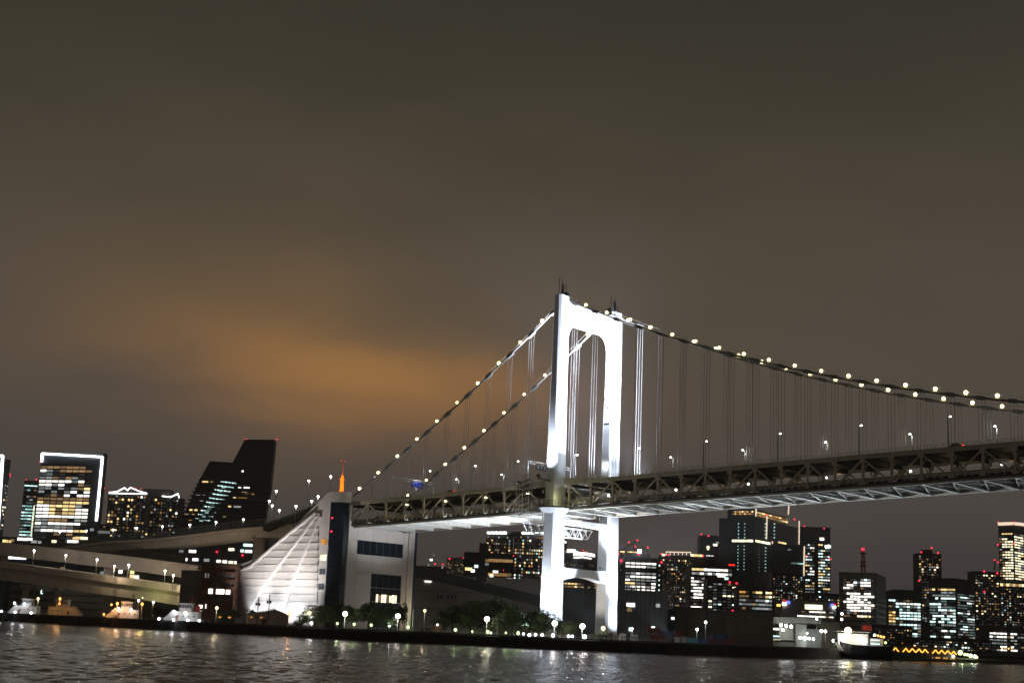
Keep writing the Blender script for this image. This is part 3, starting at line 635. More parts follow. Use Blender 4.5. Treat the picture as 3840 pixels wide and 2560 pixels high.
# ------------------------------------------------------------------ city buildings
class Face:
    def __init__(s, o, d, w): s.o, s.d, s.w = Vector((o.x, o.y, 0)), d, w; s.n = Vector((d.y, -d.x, 0))
    def hit(s, px, py):
        r = ray(px, py); den = r.x * s.n.x + r.y * s.n.y; k = (s.o.x * s.n.x + s.o.y * s.n.y) / den
        p = r * k; return (Vector((p.x, p.y, 0)) - s.o).dot(s.d), EYE + p.z
    def pt(s, u, z, off=0.0): p = s.o + s.d * u + s.n * off; return Vector((p.x, p.y, z))
    def rz(s): return math.atan2(s.d.y, s.d.x)
def building(label, Y, pL, pR, yT, wall='night_wall', pM=None, rz=None, depth=None, zb_=GZ, name='building', cat='building', band=0.0, bandm=None):
    """pL..pR: left and right edge as surveyed at roof height yT; with pM two faces meet at a near corner."""
    if pM is None:
        a, b = at(pL, yT, Y), at(pR, yT, Y); d = Vector((1, 0, 0)); faces = [Face(a, d, b.x - a.x)]; dep = depth or max(18, .8 * (b.x - a.x)); zt_ = a.z
        base = [a, b, b + Vector((0, dep, 0)), a + Vector((0, dep, 0))]
    else:
        c0 = at(pM, yT, Y); zt_ = c0.z; rz = math.radians(rz); d1 = Vector((math.cos(rz), -math.sin(rz), 0)); d2 = Vector((math.sin(rz), math.cos(rz), 0))
        def solve(px, d):
            r = ray(px, yT); den = d.x * r.y - d.y * r.x
            return (c0.y * r.x - c0.x * r.y) / den
        w1, w2 = -solve(pL, d1), solve(pR, d2)
        a = c0 - d1 * w1; b = c0 + d2 * w2; faces = [Face(a, d1, w1), Face(c0, d2, w2)]
        base = [a, c0, b, b - d1 * w1]
    e = thing(name, (base[0].x, base[0].y, zb_), label, cat)
    prism('wall', [Vector((p.x, p.y, zb_)) for p in base], [Vector((p.x, p.y, zt_)) for p in base], wall, e)
    ctr = sum(base, Vector()) / 4
    ins = [Vector((ctr.x + (p.x - ctr.x) * .995, ctr.y + (p.y - ctr.y) * .995, zt_)) for p in base]
    for i in range(4):                                           # parapet upstand
        p, q = ins[i], ins[(i + 1) % 4]; bar('parapet', p + Vector((0, 0, .5)), q + Vector((0, 0, .5)), .5, 1.0, wall, e)
    e_faces = faces
    if band:
        for fc in faces:
            z = zt_ - band
            while z > max(zb_ + band, zt_ - 34 * band):
                bar('floor_band', fc.pt(.1, z, .0), fc.pt(fc.w - .1, z, .0), .24, band * .28, bandm or wall, e); z -= band
    return e, faces, zt_
WR = random.Random(77)
def windows(e, fc, rows, px0, px1, py0, py1, fw=.84, fh=.55):
    u0, z0 = fc.hit(px0, py0); u1, _ = fc.hit(px1, py0); _, z1 = fc.hit(px0, py1)
    u0, u1 = max(u0, .2), min(u1, fc.w - .2)
    nr = len(rows); dz = (z0 - z1) / nr; rz = fc.rz()
    for r, row in enumerate(rows):
        nc = len(row); du = (u1 - u0) / nc; c = 0
        for c, ch in enumerate(row):
            if ch in '. ':
                q = WR.random()
                if q > .62: continue
                ch = 'y' if q < .09 else 'w' if q < .13 else 'd'
            box('window', fc.pt(u0 + du * (c + .5), z0 - dz * (r + .5), .12), (du * fw, .3, dz * fh), 'win_' + ch, e, rz)
def rnd(nr, nc, dens, chars, seed, fade=0.0):
    R = random.Random(seed); out = []
    for r in range(nr):
        q = dens * R.uniform(.4, 1.6) * (1 + fade * (r / nr - .5)); run = ''
        for c_ in range(nc): run += R.choice(chars) if R.random() < q else '.'
        out.append(run)
    return out
def runs(nr, nc, p_on, chars, seed):                              # office floors: lit in stretches
    R = random.Random(seed); out = []
    for r in range(nr):
        row = ''
        while len(row) < nc:
            k = R.randint(1, max(2, nc // 2)); ch = R.choice(chars) if R.random() < p_on else '.'; row += ch * k
        out.append(row[:nc])
    return out
def roof_block(e, fc, px0, px1, py0, zt_, dep, m, name='plant_room', back=3.0):
    u0, z = fc.hit(px0, py0); u1, _ = fc.hit(px1, py0); p = fc.pt((u0 + u1) / 2, (z + zt_) / 2, -back - dep / 2)
    box(name, p, (u1 - u0, dep, z - zt_), m, e, fc.rz()); return z
def beacons(e, fc, pts, d=1.7, off=-.5):
    for px, py in pts:
        u, z = fc.hit(px, py); p = fc.pt(u, z, off); ball('beacon', p, d * .66, 'beacon_red', e)
def lightbar(e, fc, p0, p1, wd, m, name='light_line', off=.35):
    a = fc.hit(*p0); b = fc.hit(*p1); bar(name, fc.pt(a[0], a[1], off), fc.pt(b[0], b[1], off), wd, wd, m, e)

# far left: two towers outlined in white light
e, F, z = building('dark tower outlined in white light cut off by the left frame edge', 1500, -170, 41, 1722, 'dark_glass', 11, 18, band=4.2)
lightbar(e, F[0], (-100, 1712), (11, 1708), 2.0, 'outline_white'); lightbar(e, F[0], (11, 1708), (2, 1850), 2.0, 'outline_white'); lightbar(e, F[0], (2, 1850), (-8, 1990), 2.0, 'outline_white')
windows(e, F[1], rnd(14, 3, .35, 'wwKg', 3), 20, 38, 1800, 1990, .7, .5); beacons(e, F[1], [(39, 1777), (40, 1785)]); beacons(e, F[0], [(9, 1705)])
e, F, z = building('slim dark tower with a yellow stair strip beside the white-outlined block', 1620, 92, 150, 1803, 'dark_glass', band=4.2)
windows(e, F[0], ['.G..', '....', '....', '....', '.gg.', 'GGGg', 'gGGG', 'CGGG', 'CGCG', 'GGCG', 'gggg', '.GGG', 'gg.g', 'GGGG', 'CCGG', '....', 'CCCC'], 90, 140, 1830, 2035, .9, .42)
windows(e, F[0], ['K'] * 16, 126, 132, 1893, 2012, .8, .8); lightbar(e, F[0], (93, 1819), (140, 1822), 1.0, 'win_C'); beacons(e, F[0], [(98, 1798), (136, 1797), (84, 1892)])
e, F, z = building('office tower framed by a white light outline with many lit floors', 1450, 157, 404, 1702, 'dark_glass', 388, 14, band=3.3)
R2 = ['yyyyyyy.', 'Ww.yyyyy', 'gg......', 'ww...w..', 'WWWWW.W.', 'WWwW....', 'ww....yY', 'w.w.wW.W', '....W.WW', 'yyyyyyyy', 'YyyyYYYY', 'WWYYYYw.', 'WWYyYYWW', 'WWYyYYWW', 'WWWWWWWW', 'ww....w.', 'WwWWWWW.', 'wwwwww..', 'wWWWWWYY', '........', '......YY']
windows(e, F[0], R2, 146, 348, 1744, 2020, .88, .62)
for a, b in (((158, 1731), (160, 1700)), ((160, 1700), (386, 1713)), ((386, 1713), (375, 1830)), ((375, 1830), (363, 1952))): lightbar(e, F[0], a, b, 1.8, 'outline_white', 'light_outline', .9)
beacons(e, F[0], [(149, 1732), (134, 1797), (346, 1810)]); beacons(e, F[1], [(394, 1829)])
# crown-lit twin residential block
e, F, z = building('dark apartment block with a zigzag white-lit crown and dark roof box', 1700, 407, 552, 1850, 'night_wall', band=3.4)
windows(e, F[0], rnd(11, 12, .16, 'YYOyWw', 11), 410, 550, 1852, 1985, .6, .6)
for a, b in zip([(410, 1846), (440, 1842), (468, 1828), (478, 1838), (490, 1827), (520, 1840)], [(440, 1842), (468, 1828), (478, 1838), (490, 1827), (520, 1840), (551, 1849)]): lightbar(e, F[0], a, b, 1.0, 'outline_white', 'crown_light')
lightbar(e, F[0], (409, 1848), (551, 1851), 1.0, 'outline_white', 'crown_light'); beacons(e, F[0], [(408, 1842), (472, 1833), (478, 1834), (508, 1830), (527, 1832)])
e, F, z = building('dark apartment block with white-lit roof edge right of the zigzag crown', 1720, 553, 674, 1862, 'night_wall', band=3.4)
windows(e, F[0], rnd(10, 10, .15, 'YOyWw', 12), 556, 672, 1866, 1985, .6, .6); roof_block(e, F[0], 535, 640, 1830, z, 14, 'night_wall')
for a, b in (((608, 1859), (640, 1863)), ((640, 1863), (668, 1850)), ((668, 1850), (672, 1866))): lightbar(e, F[0], a, b, 1.0, 'outline_white', 'crown_light')
beacons(e, F[0], [(671, 1860)])
# black stepped wedge tower
YB = 1500
e = thing('wedge_tower', at(830, 1960, YB), 'black wedge-shaped tower with stepped left side and cyan lights', 'building')
sil = [(660, 1958), (747, 1799), (787, 1728), (872, 1733), (918, 1647), (1041, 1648), (1024, 1826), (1008, 1905), (996, 1962)]
P = [at(x, y, YB) for x, y in sil]; P[0].z = P[-1].z = GZ
P[0].x -= 30
P[5].x -= 3; P[6].x -= 3; P[7].x -= 3; P[8].x -= 3
prism('wall', P, [p + Vector((-2, 26, 0)) for p in P], 'black_wall', e)
for k in range(12):
    y = 1800 + 14.5 * k; xl = np.interp(y, [1799, 1958], [747, 658]) - 1; xr = np.interp(y, [1826, 1960], [1018, 990])
    a, b = at(xl, y, YB), at(xr, y + 6, YB); bar('floor_slab', a + Vector((0, -.9, 0)), b + Vector((0, -.9, 0)), 2.2, 1.3, 'night_wall', e)
fw_ = Face(P[0], Vector((1, 0, 0)), 300)
def spots(e, fc, lst, w=3.0, h=1.4):
    for px, py, ch, *s in lst:
        u, z = fc.hit(px, py); k = s[0] if s else 1.0; box('window', fc.pt(u, z, .2), (w * k, .4, h), 'win_' + ch, e, fc.rz())
spots(e, fw_, [(770, 1805, 'Y', 2.0), (794, 1805, 'y'), (742, 1857, 'w', 1.5), (765, 1857, 'w'), (756, 1875, 'w', 1.2), (716, 1911, 'Y', 1), (735, 1912, 'Y'), (700, 1928, 'y', 1.4), (725, 1929, 'O'), (714, 1947, 'O', 1.2), (899, 1828, 'W'), (925, 1828, 'W', 2), (918, 1847, 'Y', 2), (948, 1850, 'O'), (880, 1863, 'Y'), (910, 1864, 'O', 3), (861, 1898, 'Y'), (890, 1899, 'w', 2.4), (841, 1934, 'Y'), (910, 1766, 'W', .6)], 3, 1.6)
for k in range(10):
    y = 1804 + 15.5 * k; x0 = 828 - 10.4 * k
    for j in range(13): spots(e, fw_, [(x0 + 4.4 * j, y + 1.0 * j * .6, 'C' if (j + k) % 3 else 'G', .4)], 2.2, 1.0)
    if k < 7: spots(e, fw_, [(x0 + 52, y + 7, 'G', .5), (x0 + 57, y + 8, 'G', .5)], 2.2, 1.0)
    if k > 0: spots(e, fw_, [(x0 + 20, y + 8, 'G', 1.4)], 2.6, 1.2)
for p in ((918, 1645), (926, 1646), (1033, 1645), (1041, 1646)): beacons(e, fw_, [p], 1.3)
# distant lattice broadcast tower, lit orange
YT = 2750
q = at(1281, 1838, YT); TWR = thing('broadcast_tower', (q.x, q.y, GZ), 'distant orange-lit lattice broadcast tower behind the anchorage', 'tower')
zs_ = [GZ, 60, 120, at(1281, 1838, YT).z, at(1283, 1797, YT).z, at(1284, 1782, YT).z]
hw_ = [42, 22, 7, 2.7, 2.1, 1.5]
for j in range(5):
    for sx in (-1, 1):
        for sy in (-1, 1):
            bar('leg', (q.x + sx * hw_[j], q.y + sy * hw_[j], zs_[j]), (q.x + sx * hw_[j + 1], q.y + sy * hw_[j + 1], zs_[j + 1]), 1.2, 1.2, 'orange_steel', TWR)
    n = 3 if j < 3 else 4
    for k in range(n):
        a, b = k / n, (k + 1) / n; ha, hb = hw_[j] + (hw_[j + 1] - hw_[j]) * a, hw_[j] + (hw_[j + 1] - hw_[j]) * b; za, zz = zs_[j] + (zs_[j + 1] - zs_[j]) * a, zs_[j] + (zs_[j + 1] - zs_[j]) * b
        for sy in (-1, 1):
            bar('brace', (q.x - ha, q.y + sy * ha, za), (q.x + hb, q.y + sy * hb, zz), .8, .8, 'orange_steel', TWR); bar('brace', (q.x + ha, q.y + sy * ha, za), (q.x - hb, q.y + sy * hb, zz), .8, .8, 'orange_steel', TWR)
            bar('ring_beam', (q.x - hb, q.y + sy * hb, zz), (q.x + hb, q.y + sy * hb, zz), .7, .7, 'orange_steel', TWR)
box('observation_deck', (q.x, q.y, zs_[4]), (7, 7, 3), 'orange_steel', TWR); box('core', (q.x, q.y, (GZ + zs_[5]) / 2), (3, 3, zs_[5] - GZ), 'orange_steel', TWR)
zt_ = at(1285, 1728, YT).z; bar('antenna_mast', (q.x, q.y, zs_[5]), (q.x, q.y, zt_), .8, .8, 'orange_steel', TWR)
for dx, z_ in ((-3, zt_), (3.5, zt_ - 1), (-4.5, zs_[4]), (4.5, zs_[4]), (0, zs_[5])): ball('beacon', (q.x + dx, q.y - 5.5, z_), 1.3, 'beacon_red', TWR)
for z_ in (zs_[3] - 4, zs_[3] + 8, zs_[4] + 3):
    for sx in (-1, 1): lamp('tower_flood', 'POINT', (q.x + sx * 9, q.y - 16, z_), 15000, (1, .55, .10), TWR, size=1)
# building under the approach viaduct with lit floors
e, F, z = building('dark office block under the approach viaduct with white windows and red lamps', 980, 660, 1010, 2000, 'dark_glass', band=4)
spots(e, F[0], [(680, 2066, 'w', 2), (722, 2066, 'W', 3.2), (690, 2096, 'W', 3), (733, 2097, 'W', 2.6), (775, 2099, 'w', 2.4), (663, 2094, 'g', 1), (820, 2103, 'W', 2), (843, 2105, 'W', 2), (866, 2107, 'K', 2), (883, 2108, 'W', 1), (868, 2059, 'K', 2.6), (930, 2043, 'C', 4), (908, 2064, 'C', 1.4), (932, 2066, 'W', 3.2)], 1.5, 1.8)
beacons(e, F[0], [(814, 2068), (910, 2081)], 2.0, .8)
e, F, z = building('long low dark block with scattered street-level lights at far left', 1250, -60, 420, 2012, 'slate_wall', band=4)
spots(e, F[0], [(16, 2027, 'Y'), (24, 2028, 'Y'), (38, 2029, 'Y'), (47, 2025, 'y'), (80, 2020, 'W', 2.4), (94, 2021, 'W', 2), (110, 2020, 'W', 2), (128, 2030, 'w', 2), (149, 2032, 'w'), (203, 2029, 'K', 1.6), (252, 2027, 'w'), (270, 2029, 'W', 3), (286, 2029, 'W', 1.5), (296, 2016, 'Y', 2.6), (315, 2017, 'K', 2.4), (345, 1985, 'w', 1.2), (390, 1994, 'w', 4)], 2.6, 2.2)
e, F, z = building('dark apartment slab between the outlined tower and the wedge tower base', 1550, 365, 700, 1966, 'night_wall', band=3.4)
windows(e, F[0], rnd(4, 22, .16, 'YyWwO', 21), 370, 690, 1968, 2010, .5, .5)
e, F, z = building('navy shed between the loop viaducts', 840, 35, 300, 2078, 'navy_wall'); spots(e, F[0], [(65, 2090, 'W', 4), (234, 2130, 'y')], 2.5, 1.6)
e, F, z = building('olive-grey block behind the loop viaduct pier with a white sign', 850, 300, 640, 2066, 'olive_wall'); spots(e, F[0], [(412, 2136, 'w', 3), (452, 2142, 'W', 1), (496, 2144, 'Y'), (494, 2160, 'Y'), (507, 2162, 'W', 2), (383, 2148, 'w')], 2.2, 2.0)
e, F, z = building('grey depot with window bands and a lit letter sign under the loop viaduct', 800, 38, 420, 2196, 'grey_wall', band=3.6, bandm='slate_wall')
for py in (2216, 2243):
    for k in range(14):
        u, zz = F[0].hit(48 + 13 * k, py + k * .5); box('window', F[0].pt(u, zz, .1), (1.4, .3, 1.3), 'dark_glass', e)
u, zz = F[0].hit(153, 2225)
Ls = [(0, 0), (1.2, 0), (1.2, .35), (.4, .35), (.4, 1.9), (0, 1.9)]
prism('sign_letter', [F[0].pt(u + a, zz + b, .1) for a, b in Ls], [F[0].pt(u + a, zz + b, .3) for a, b in Ls], 'win_C', e)

# behind the bridge tower
e, F, z = building('dark apartment tower with white-lit roof left of the bridge tower', 1300, 1824, 1926, 2001, 'night_wall', band=3.2)
windows(e, F[0], rnd(15, 12, .20, 'YYOyWw', 31), 1826, 1924, 2006, 2185, .6, .55); windows(e, F[0], ['W' * 6], 1826, 1900, 1992, 2000, .95, .8); beacons(e, F[0], [(1830, 1994), (1845, 2033)])
for k in range(5): lightbar(e, F[0], (1827 + 15 * k, 1996), (1840 + 15 * k, 1997), 1.8, 'outline_white', 'roof_light')
roof_block(e, F[0], 1906, 1954, 1990, z, 20, 'dark_glass')
e, F, z = building('dark apartment tower with white-lit roof directly behind the near tower leg', 1320, 1930, 2128, 2001, 'night_wall', band=3.2)
windows(e, F[0], rnd(15, 22, .26, 'YYOyWwKG', 32), 1932, 2126, 2006, 2185, .6, .55)
for k in range(10): lightbar(e, F[0], (1957 + 17 * k, 1997 + .5 * k), (1971 + 17 * k, 1997.5 + .5 * k), 1.8, 'outline_white', 'roof_light')
e, F, z = building('low dark block with two amber window bands and red roof lamps', 1150, 1740, 1928, 2072, 'black_wall', band=3.6)
spots(e, F[0], [(1866, 2101, 'O', 5), (1880, 2101, 'y', 6), (1848, 2101, 'y', 4), (1866, 2153, 'O', 5), (1882, 2153, 'y', 5), (1757, 2132, 'Y', 1.8), (1773, 2139, 'W', 1), (1786, 2122, 'C', 1), (1826, 2114, 'w', 1), (1858, 2143, 'W', 1.4), (1852, 2179, 'C', 1.6), (1843, 2157, 'W', 1), (1911, 2172, 'W', 1.6)], 3, 2.2); beacons(e, F[0], [(1742, 2070), (1845, 2073), (1925, 2083), (1888, 2137)], 2.0); roof_block(e, F[0], 1798, 1830, 2034, z, 12, 'night_wall')
e, F, z = building('pale concrete frame with tiny work lights beneath a red crane', 1900, 1676, 1742, 2094, 'pale_wall', band=4.5, bandm='night_wall')
windows(e, F[0], rnd(11, 9, .35, 'yyYw', 33), 1678, 1740, 2104, 2160, .35, .35)
cr_ = thing('crane', F[0].pt(20, z), 'distant red tower crane over the pale concrete frame', 'crane')
a, b = at(1672, 2094, 1905), at(1742, 2088, 1905); bar('jib', a, b, 1.2, 1.2, 'mast_red', cr_); bar('mast', (b.x - 6, b.y, b.z), (b.x - 6, b.y, GZ), 1.6, 1.6, 'mast_red', cr_)
for px, py in ((1686, 2094), (1740, 2089), (1660, 2115), (1631, 2113)): ball('beacon', at(px, py, 1900), 2.0, 'beacon_red', cr_)
e, F, z = building('hazy low block with a few lamps far behind the anchorage', 2100, 1560, 1680, 2122, 'night_wall'); spots(e, F[0], [(1617, 2098, 'W', 1.3), (1626, 2080, 'w', .8), (1697, 2119, 'W', 1.6), (1607, 2117, 'w', .7), (1659, 2126, 'w', .8), (1708, 2102, 'w', .7)], 3.2, 3.2)
e, F, z = building('dark hall with curved white light bands between the tower legs', 1500, 2118, 2250, 2072, 'black_wall', band=4.0)
for y0, k in ((2059, .35), (2066, .5), (2070, .95), (2076, .95), (2086, .8)):
    x0, x1 = (2124, 2124 + 50 * k * 2) if y0 < 2067 else (2150, 2150 + 85 * k)
    ps = [(x0 + (x1 - x0) * i / 6, y0 + 1.5 * abs(i - 3) * (1 if y0 > 2067 else .4) + (x1 - x0) * i / 6 * .05) for i in range(7)]
    for p0, p1 in zip(ps[:-1], ps[1:]): lightbar(e, F[0], p0, p1, 1.5, 'win_W', 'light_band', .8)
beacons(e, F[0], [(2187, 2062), (2198, 2067)]); windows(e, F[0], rnd(7, 9, .3, 'wgGy', 34), 2120, 2170, 2092, 2130, .4, .4)
e, F, z = building('low block with amber window rows under the lower cross beam', 950, 2100, 2270, 2178, 'night_wall'); windows(e, F[0], ['yYYYYy.......', '.yyyYwy...y..'], 2104, 2265, 2180, 2202, .8, .5)
e, F, z = building('long slate-dark warehouse behind the bridge tower base', 660, 2098, 2505, 2208, 'slate_wall')
for k in range(9): u, zz = F[0].hit(2330 + 18 * k, 2300 + k); box('pilaster', F[0].pt(u, (zz + 14) / 2 + 2, .1), (.5, .4, 22), 'night_wall', e)
spots(e, F[0], [(2365, 2266, 'W', 1.6), (2369, 2268, 'C', 1.2), (2360, 2285, 'y', .9), (2467, 2269, 'w', .8), (2363, 2358, 'C', .5), (2449, 2354, 'C', .7)], 2.4, 1.6)
e, F, z = building('big dim grey warehouse left of the tower behind the trees', 680, 1548, 2060, 2160, 'hall_wall')
for k in range(5): u, zz = F[0].hit(1642 + 14 * k + (10 if k > 1 else 0), 2236); box('window', F[0].pt(u, zz, .05), (.9, .2, 2.0), 'dark_glass', e)
spots(e, F[0], [(1605, 2179, 'W', 1.7)], 1.8, .7)
for zz in (14, 22, 30): bar('wall_joint', F[0].pt(.2, zz, .06), F[0].pt(F[0].w - .2, zz, .06), .12, .2, 'night_wall', e)
viaduct('dark ramp viaduct descending right in front of the dim grey warehouse', [(1550, 2128, 668), (1640, 2146, 662), (1740, 2168, 655), (1850, 2196, 648), (1960, 2222, 640), (2030, 2244, 636)], 1.1, 3.0, 9, 'slate_wall', 'slate_wall')
sg = thing('sign_post', at(1823, 2190, 645), 'small dark sign board on a post above the ramp', 'road sign'); box('board', at(1805, 2164, 645), (4.4, .3, 3.6), 'dark_metal', sg); bar('post', at(1822, 2150, 645.4), at(1821, 2195, 645.4), .3, .3, 'pale_concrete', sg)

# right of the tower
e, F, z = building('black office block with six-bay white-lit floors right of the tower', 1100, 2341, 2480, 2092, 'black_wall', band=4.0)
windows(e, F[0], ['WWWWWW', 'WWWWww', '......', 'wwWwww', 'wWWWWW', 'Wwwwww', 'YYw..W', 'wWWWwW', 'wwWWWW', '..WW..'], 2345, 2462, 2103, 2228, .84, .52)
roof_block(e, F[0], 2348, 2441, 2072, z, 16, 'black_wall'); windows(e, F[0], ['C', '.', '.', 'C', 'C', 'C'], 2470, 2476, 2110, 2220, .8, .35); beacons(e, F[0], [(2480, 2107), (2395, 2076)], 2.6, 1.0); box('roof_lamp', F[0].pt(*F[0].hit(2398, 2066)[:1], F[0].hit(2398, 2066)[1]), (2.4, 2, 2.6), 'lamp_cool', e)
e, F, z = building('narrow dark block with red roof lamp squeezed beside the far tower leg', 1120, 2306, 2340, 2098, 'night_wall', band=4); beacons(e, F[0], [(2329, 2101)], 2.8, .8); windows(e, F[0], rnd(9, 4, .3, 'wWg', 41), 2310, 2338, 2105, 2215, .5, .4)
e, F, z = building('building under construction with amber work lights beneath a luffing crane', 1450, 2318, 2398, 2062, 'olive_wall'); windows(e, F[0], ['YY.YYYY', '.y.....'], 2325, 2390, 2063, 2078, .9, .6)
cr_ = thing('crane', F[0].pt(10, z), 'luffing crane with four red lamps above the black office block', 'crane')
pa, pb, pc, pd = at(2325, 2064, 1452), at(2390, 2026, 1452), at(2430, 2068, 1452), at(2378, 2064, 1452)
bar('jib', pa, pb, .9, .9, 'dark_metal', cr_); bar('tie', pb, pc, .5, .5, 'dark_metal', cr_); bar('mast', pd, at(2380, 2040, 1452), 1.2, 1.2, 'dark_metal', cr_)
for p in ((2359, 2032), (2390, 2025), (2382, 2048), (2429, 2051), (2319, 2076)): ball('beacon', at(*p, 1449), 1.6, 'beacon_red', cr_)
e, F, z = building('olive apartment tower with an orange-lit roof pergola', 1250, 2481, 2640, 2082, 'olive_wall', band=3.3)
windows(e, F[0], rnd(24, 14, .10, 'YYKWwOy', 42, 1.2), 2484, 2600, 2094, 2296, .6, .6)
for a, b in (((2497, 2068), (2590, 2070)),): lightbar(e, F[0], a, b, .8, 'line_warm', 'pergola_beam')  # pergola beams and posts glow themselves, standing in for light falling on them
for k in range(7): lightbar(e, F[0], (2498 + 15.3 * k, 2068), (2497.5 + 15.3 * k, 2081), .5, 'line_warm', 'pergola_post')
windows(e, F[0], ['KK'], 2479, 2495, 2074, 2084, .9, .8); windows(e, F[0], ['KYYYY'], 2590, 2634, 2075, 2086, .95, .8); beacons(e, F[0], [(2636, 2083), (2505, 2079), (2480, 2075)], 2.2, 1.0)
e, F, z = building('pale grid-front apartment slab at the foot of the pergola tower', 1050, 2496, 2528, 2192, 'grey_wall', band=2.6, bandm='pale_wall'); windows(e, F[0], rnd(20, 4, .05, 'ww', 43), 2498, 2526, 2196, 2295, .5, .4)
e, F, z = building('dark tower with railed roof left of the tallest skyscraper', 1500, 2624, 2712, 2018, 'black_wall', band=3.6); roof_block(e, F[0], 2626, 2695, 2004, z, 14, 'night_wall', 'roof_screen', .5)
spots(e, F[0], [(2655, 2050, 'K'), (2682, 2042, 'K', 1.4), (2655, 2057, 'K', .8), (2690, 2034, 'w')], 3, 2.2); windows(e, F[0], ['..WWWWW'], 2636, 2676, 2079, 2084, .5, .6); beacons(e, F[0], [(2630, 2002), (2657, 2008), (2697, 2067)], 2.4)
# tallest skyscraper with warm edge lines
e, F, z = building('tallest dark blue skyscraper with thin warm light lines and an amber glass crown', 1400, 2697, 3000, 1945, 'dark_glass', 2828, 32, band=5.0)
roof_block(e, F[0], 2733, 2826, 1906, z, 26, 'dark_glass', 'crown'); roof_block(e, F[1], 2832, 2958, 1906, z, 26, 'dark_glass', 'crown')
windows(e, F[0], ['.YOYYOY.Y', 'yYyOyYyOy'], 2744, 2826, 1914, 1930, .7, .6); windows(e, F[1], ['YYYOYyOYyy', 'yOyYyOyyYY'], 2832, 2955, 1914, 1934, .8, .6)
windows(e, F[0], ['K' * 5], 2745, 2824, 2022, 2031, .96, .95); windows(e, F[1], ['KK', ], 2832, 2888, 2022, 2031, .96, .95); windows(e, F[1], ['YY'], 2918, 2948, 2028, 2035, .96, .9)
for x in (2770, 2793):
    windows(e, F[0], ['G'] * 5, x - 2, x + 2, 1956, 2021, .9, .3); windows(e, F[0], ['G'] * 8, x - 4, x, 2040, 2140, .9, .25)
for x in (2870, 2903): windows(e, F[1], ['G'] * 5, x - 2, x + 3, 1956, 2021, .9, .3); windows(e, F[1], ['G'] * 8, x - 2, x + 3, 2046, 2145, .9, .25)
windows(e, F[1], ['g'] * 8, 2845, 2849, 2046, 2145, .9, .25)
for a, b in (((2834, 1906), (2833, 1935)), ((2875, 1934), (2873, 2021)), ((2895, 2028), (2893, 2148))): lightbar(e, F[1], a, b, .9, 'line_warm', 'light_line')
lightbar(e, F[1], (2957, 1892), (2955, 1928), .9, 'line_warm', 'light_line'); lightbar(e, F[1], (2996, 1952), (2995, 2040), .9, 'line_warm', 'light_line')
beacons(e, F[1], [(2870, 1930), (2976, 1946), (2893, 2066)], 2.4, 1.0)
e, F, z = building('lower dark wing of the tallest skyscraper edged by a warm light line', 1375, 2896, 3018, 2042, 'dark_glass', band=5); lightbar(e, F[0], (3016, 2047), (3014, 2158), .9, 'line_warm', 'light_line'); spots(e, F[0], [(2984, 2111, 'g', 3), (3002, 2112, 'G', 2), (2960, 2060, 'g', 1)], 3, 1.4)
e, F, z = building('dark office tower with two columns of cool lights right of the tallest skyscraper', 1600, 3000, 3114, 1976, 'black_wall', band=4.2)
rA = runs(20, 4, .62, 'CCWgYw', 51); rB = runs(20, 5, .6, 'CCWggYw', 52)
windows(e, F[0], rA, 3020, 3054, 2036, 2256, .8, .45); windows(e, F[0], rB, 3068, 3112, 2036, 2256, .8, .45); beacons(e, F[0], [(3016, 1972), (3090, 1981), (3026, 2084), (3115, 2095)], 2.2, .5); spots(e, F[0], [(3082, 2020, 'W', 1.4), (3104, 2048, 'W', 2)], 3.4, 3)
e, F, z = building('office block with bright ribbon windows in front of the tallest skyscraper', 1150, 2588, 2760, 2122, 'black_wall', band=4.0)
windows(e, F[0], ['YYYWWWWWW.', 'wwWwWwWWWw'], 2594, 2745, 2125, 2155, .92, .55); windows(e, F[0], ['W...w', 'WWWww', 'WWw.W', '.WWWW', 'WWWW.', '.WWWW', 'wWWWW', '.....', '.....', 'WWWWw'], 2592, 2642, 2160, 2280, .95, .5); beacons(e, F[0], [(2640, 2181), (2666, 2180), (2684, 2181)], 2.2, 1.0); spots(e, F[0], [(2705, 2158, 'W', 2), (2724, 2168, 'C', 1)], 3, 2)
e, F, z = building('dark office block with an amber ribbon and red roof lamps below the skyscraper', 1020, 2652, 2782, 2176, 'black_wall', band=3.6)
windows(e, F[0], ['.w.....', '.....KK', '.w.....', '...g.g.', '...KKKY', '.w.....', 'K......', '.wC..C.', 'K......', '.w.....'], 2655, 2780, 2182, 2290, .7, .5); beacons(e, F[0], [(2736, 2182), (2762, 2186)], 2.2, .8); box('red_sign', F[0].pt(*F[0].hit(2744, 2117)), (4.5, .4, 1.3), 'neon_red', e)
e, F, z = building('low block with dim grey-blue window bands at the skyscraper foot', 1000, 2768, 2900, 2205, 'night_wall', band=3.6); windows(e, F[0], ['OO..yYY.KY', 'yy....y.YK', 'ww...wwwCw', 'wwww.gwwww', '....gwwwww'], 2772, 2895, 2210, 2285, .9, .5)
e, F, z = building('dark apartment cluster with sparse lights before the skyscraper wing', 1100, 2895, 3012, 2150, 'black_wall', band=3.4); windows(e, F[0], rnd(14, 12, .14, 'YOwWyG', 53), 2898, 3010, 2156, 2275, .5, .5)
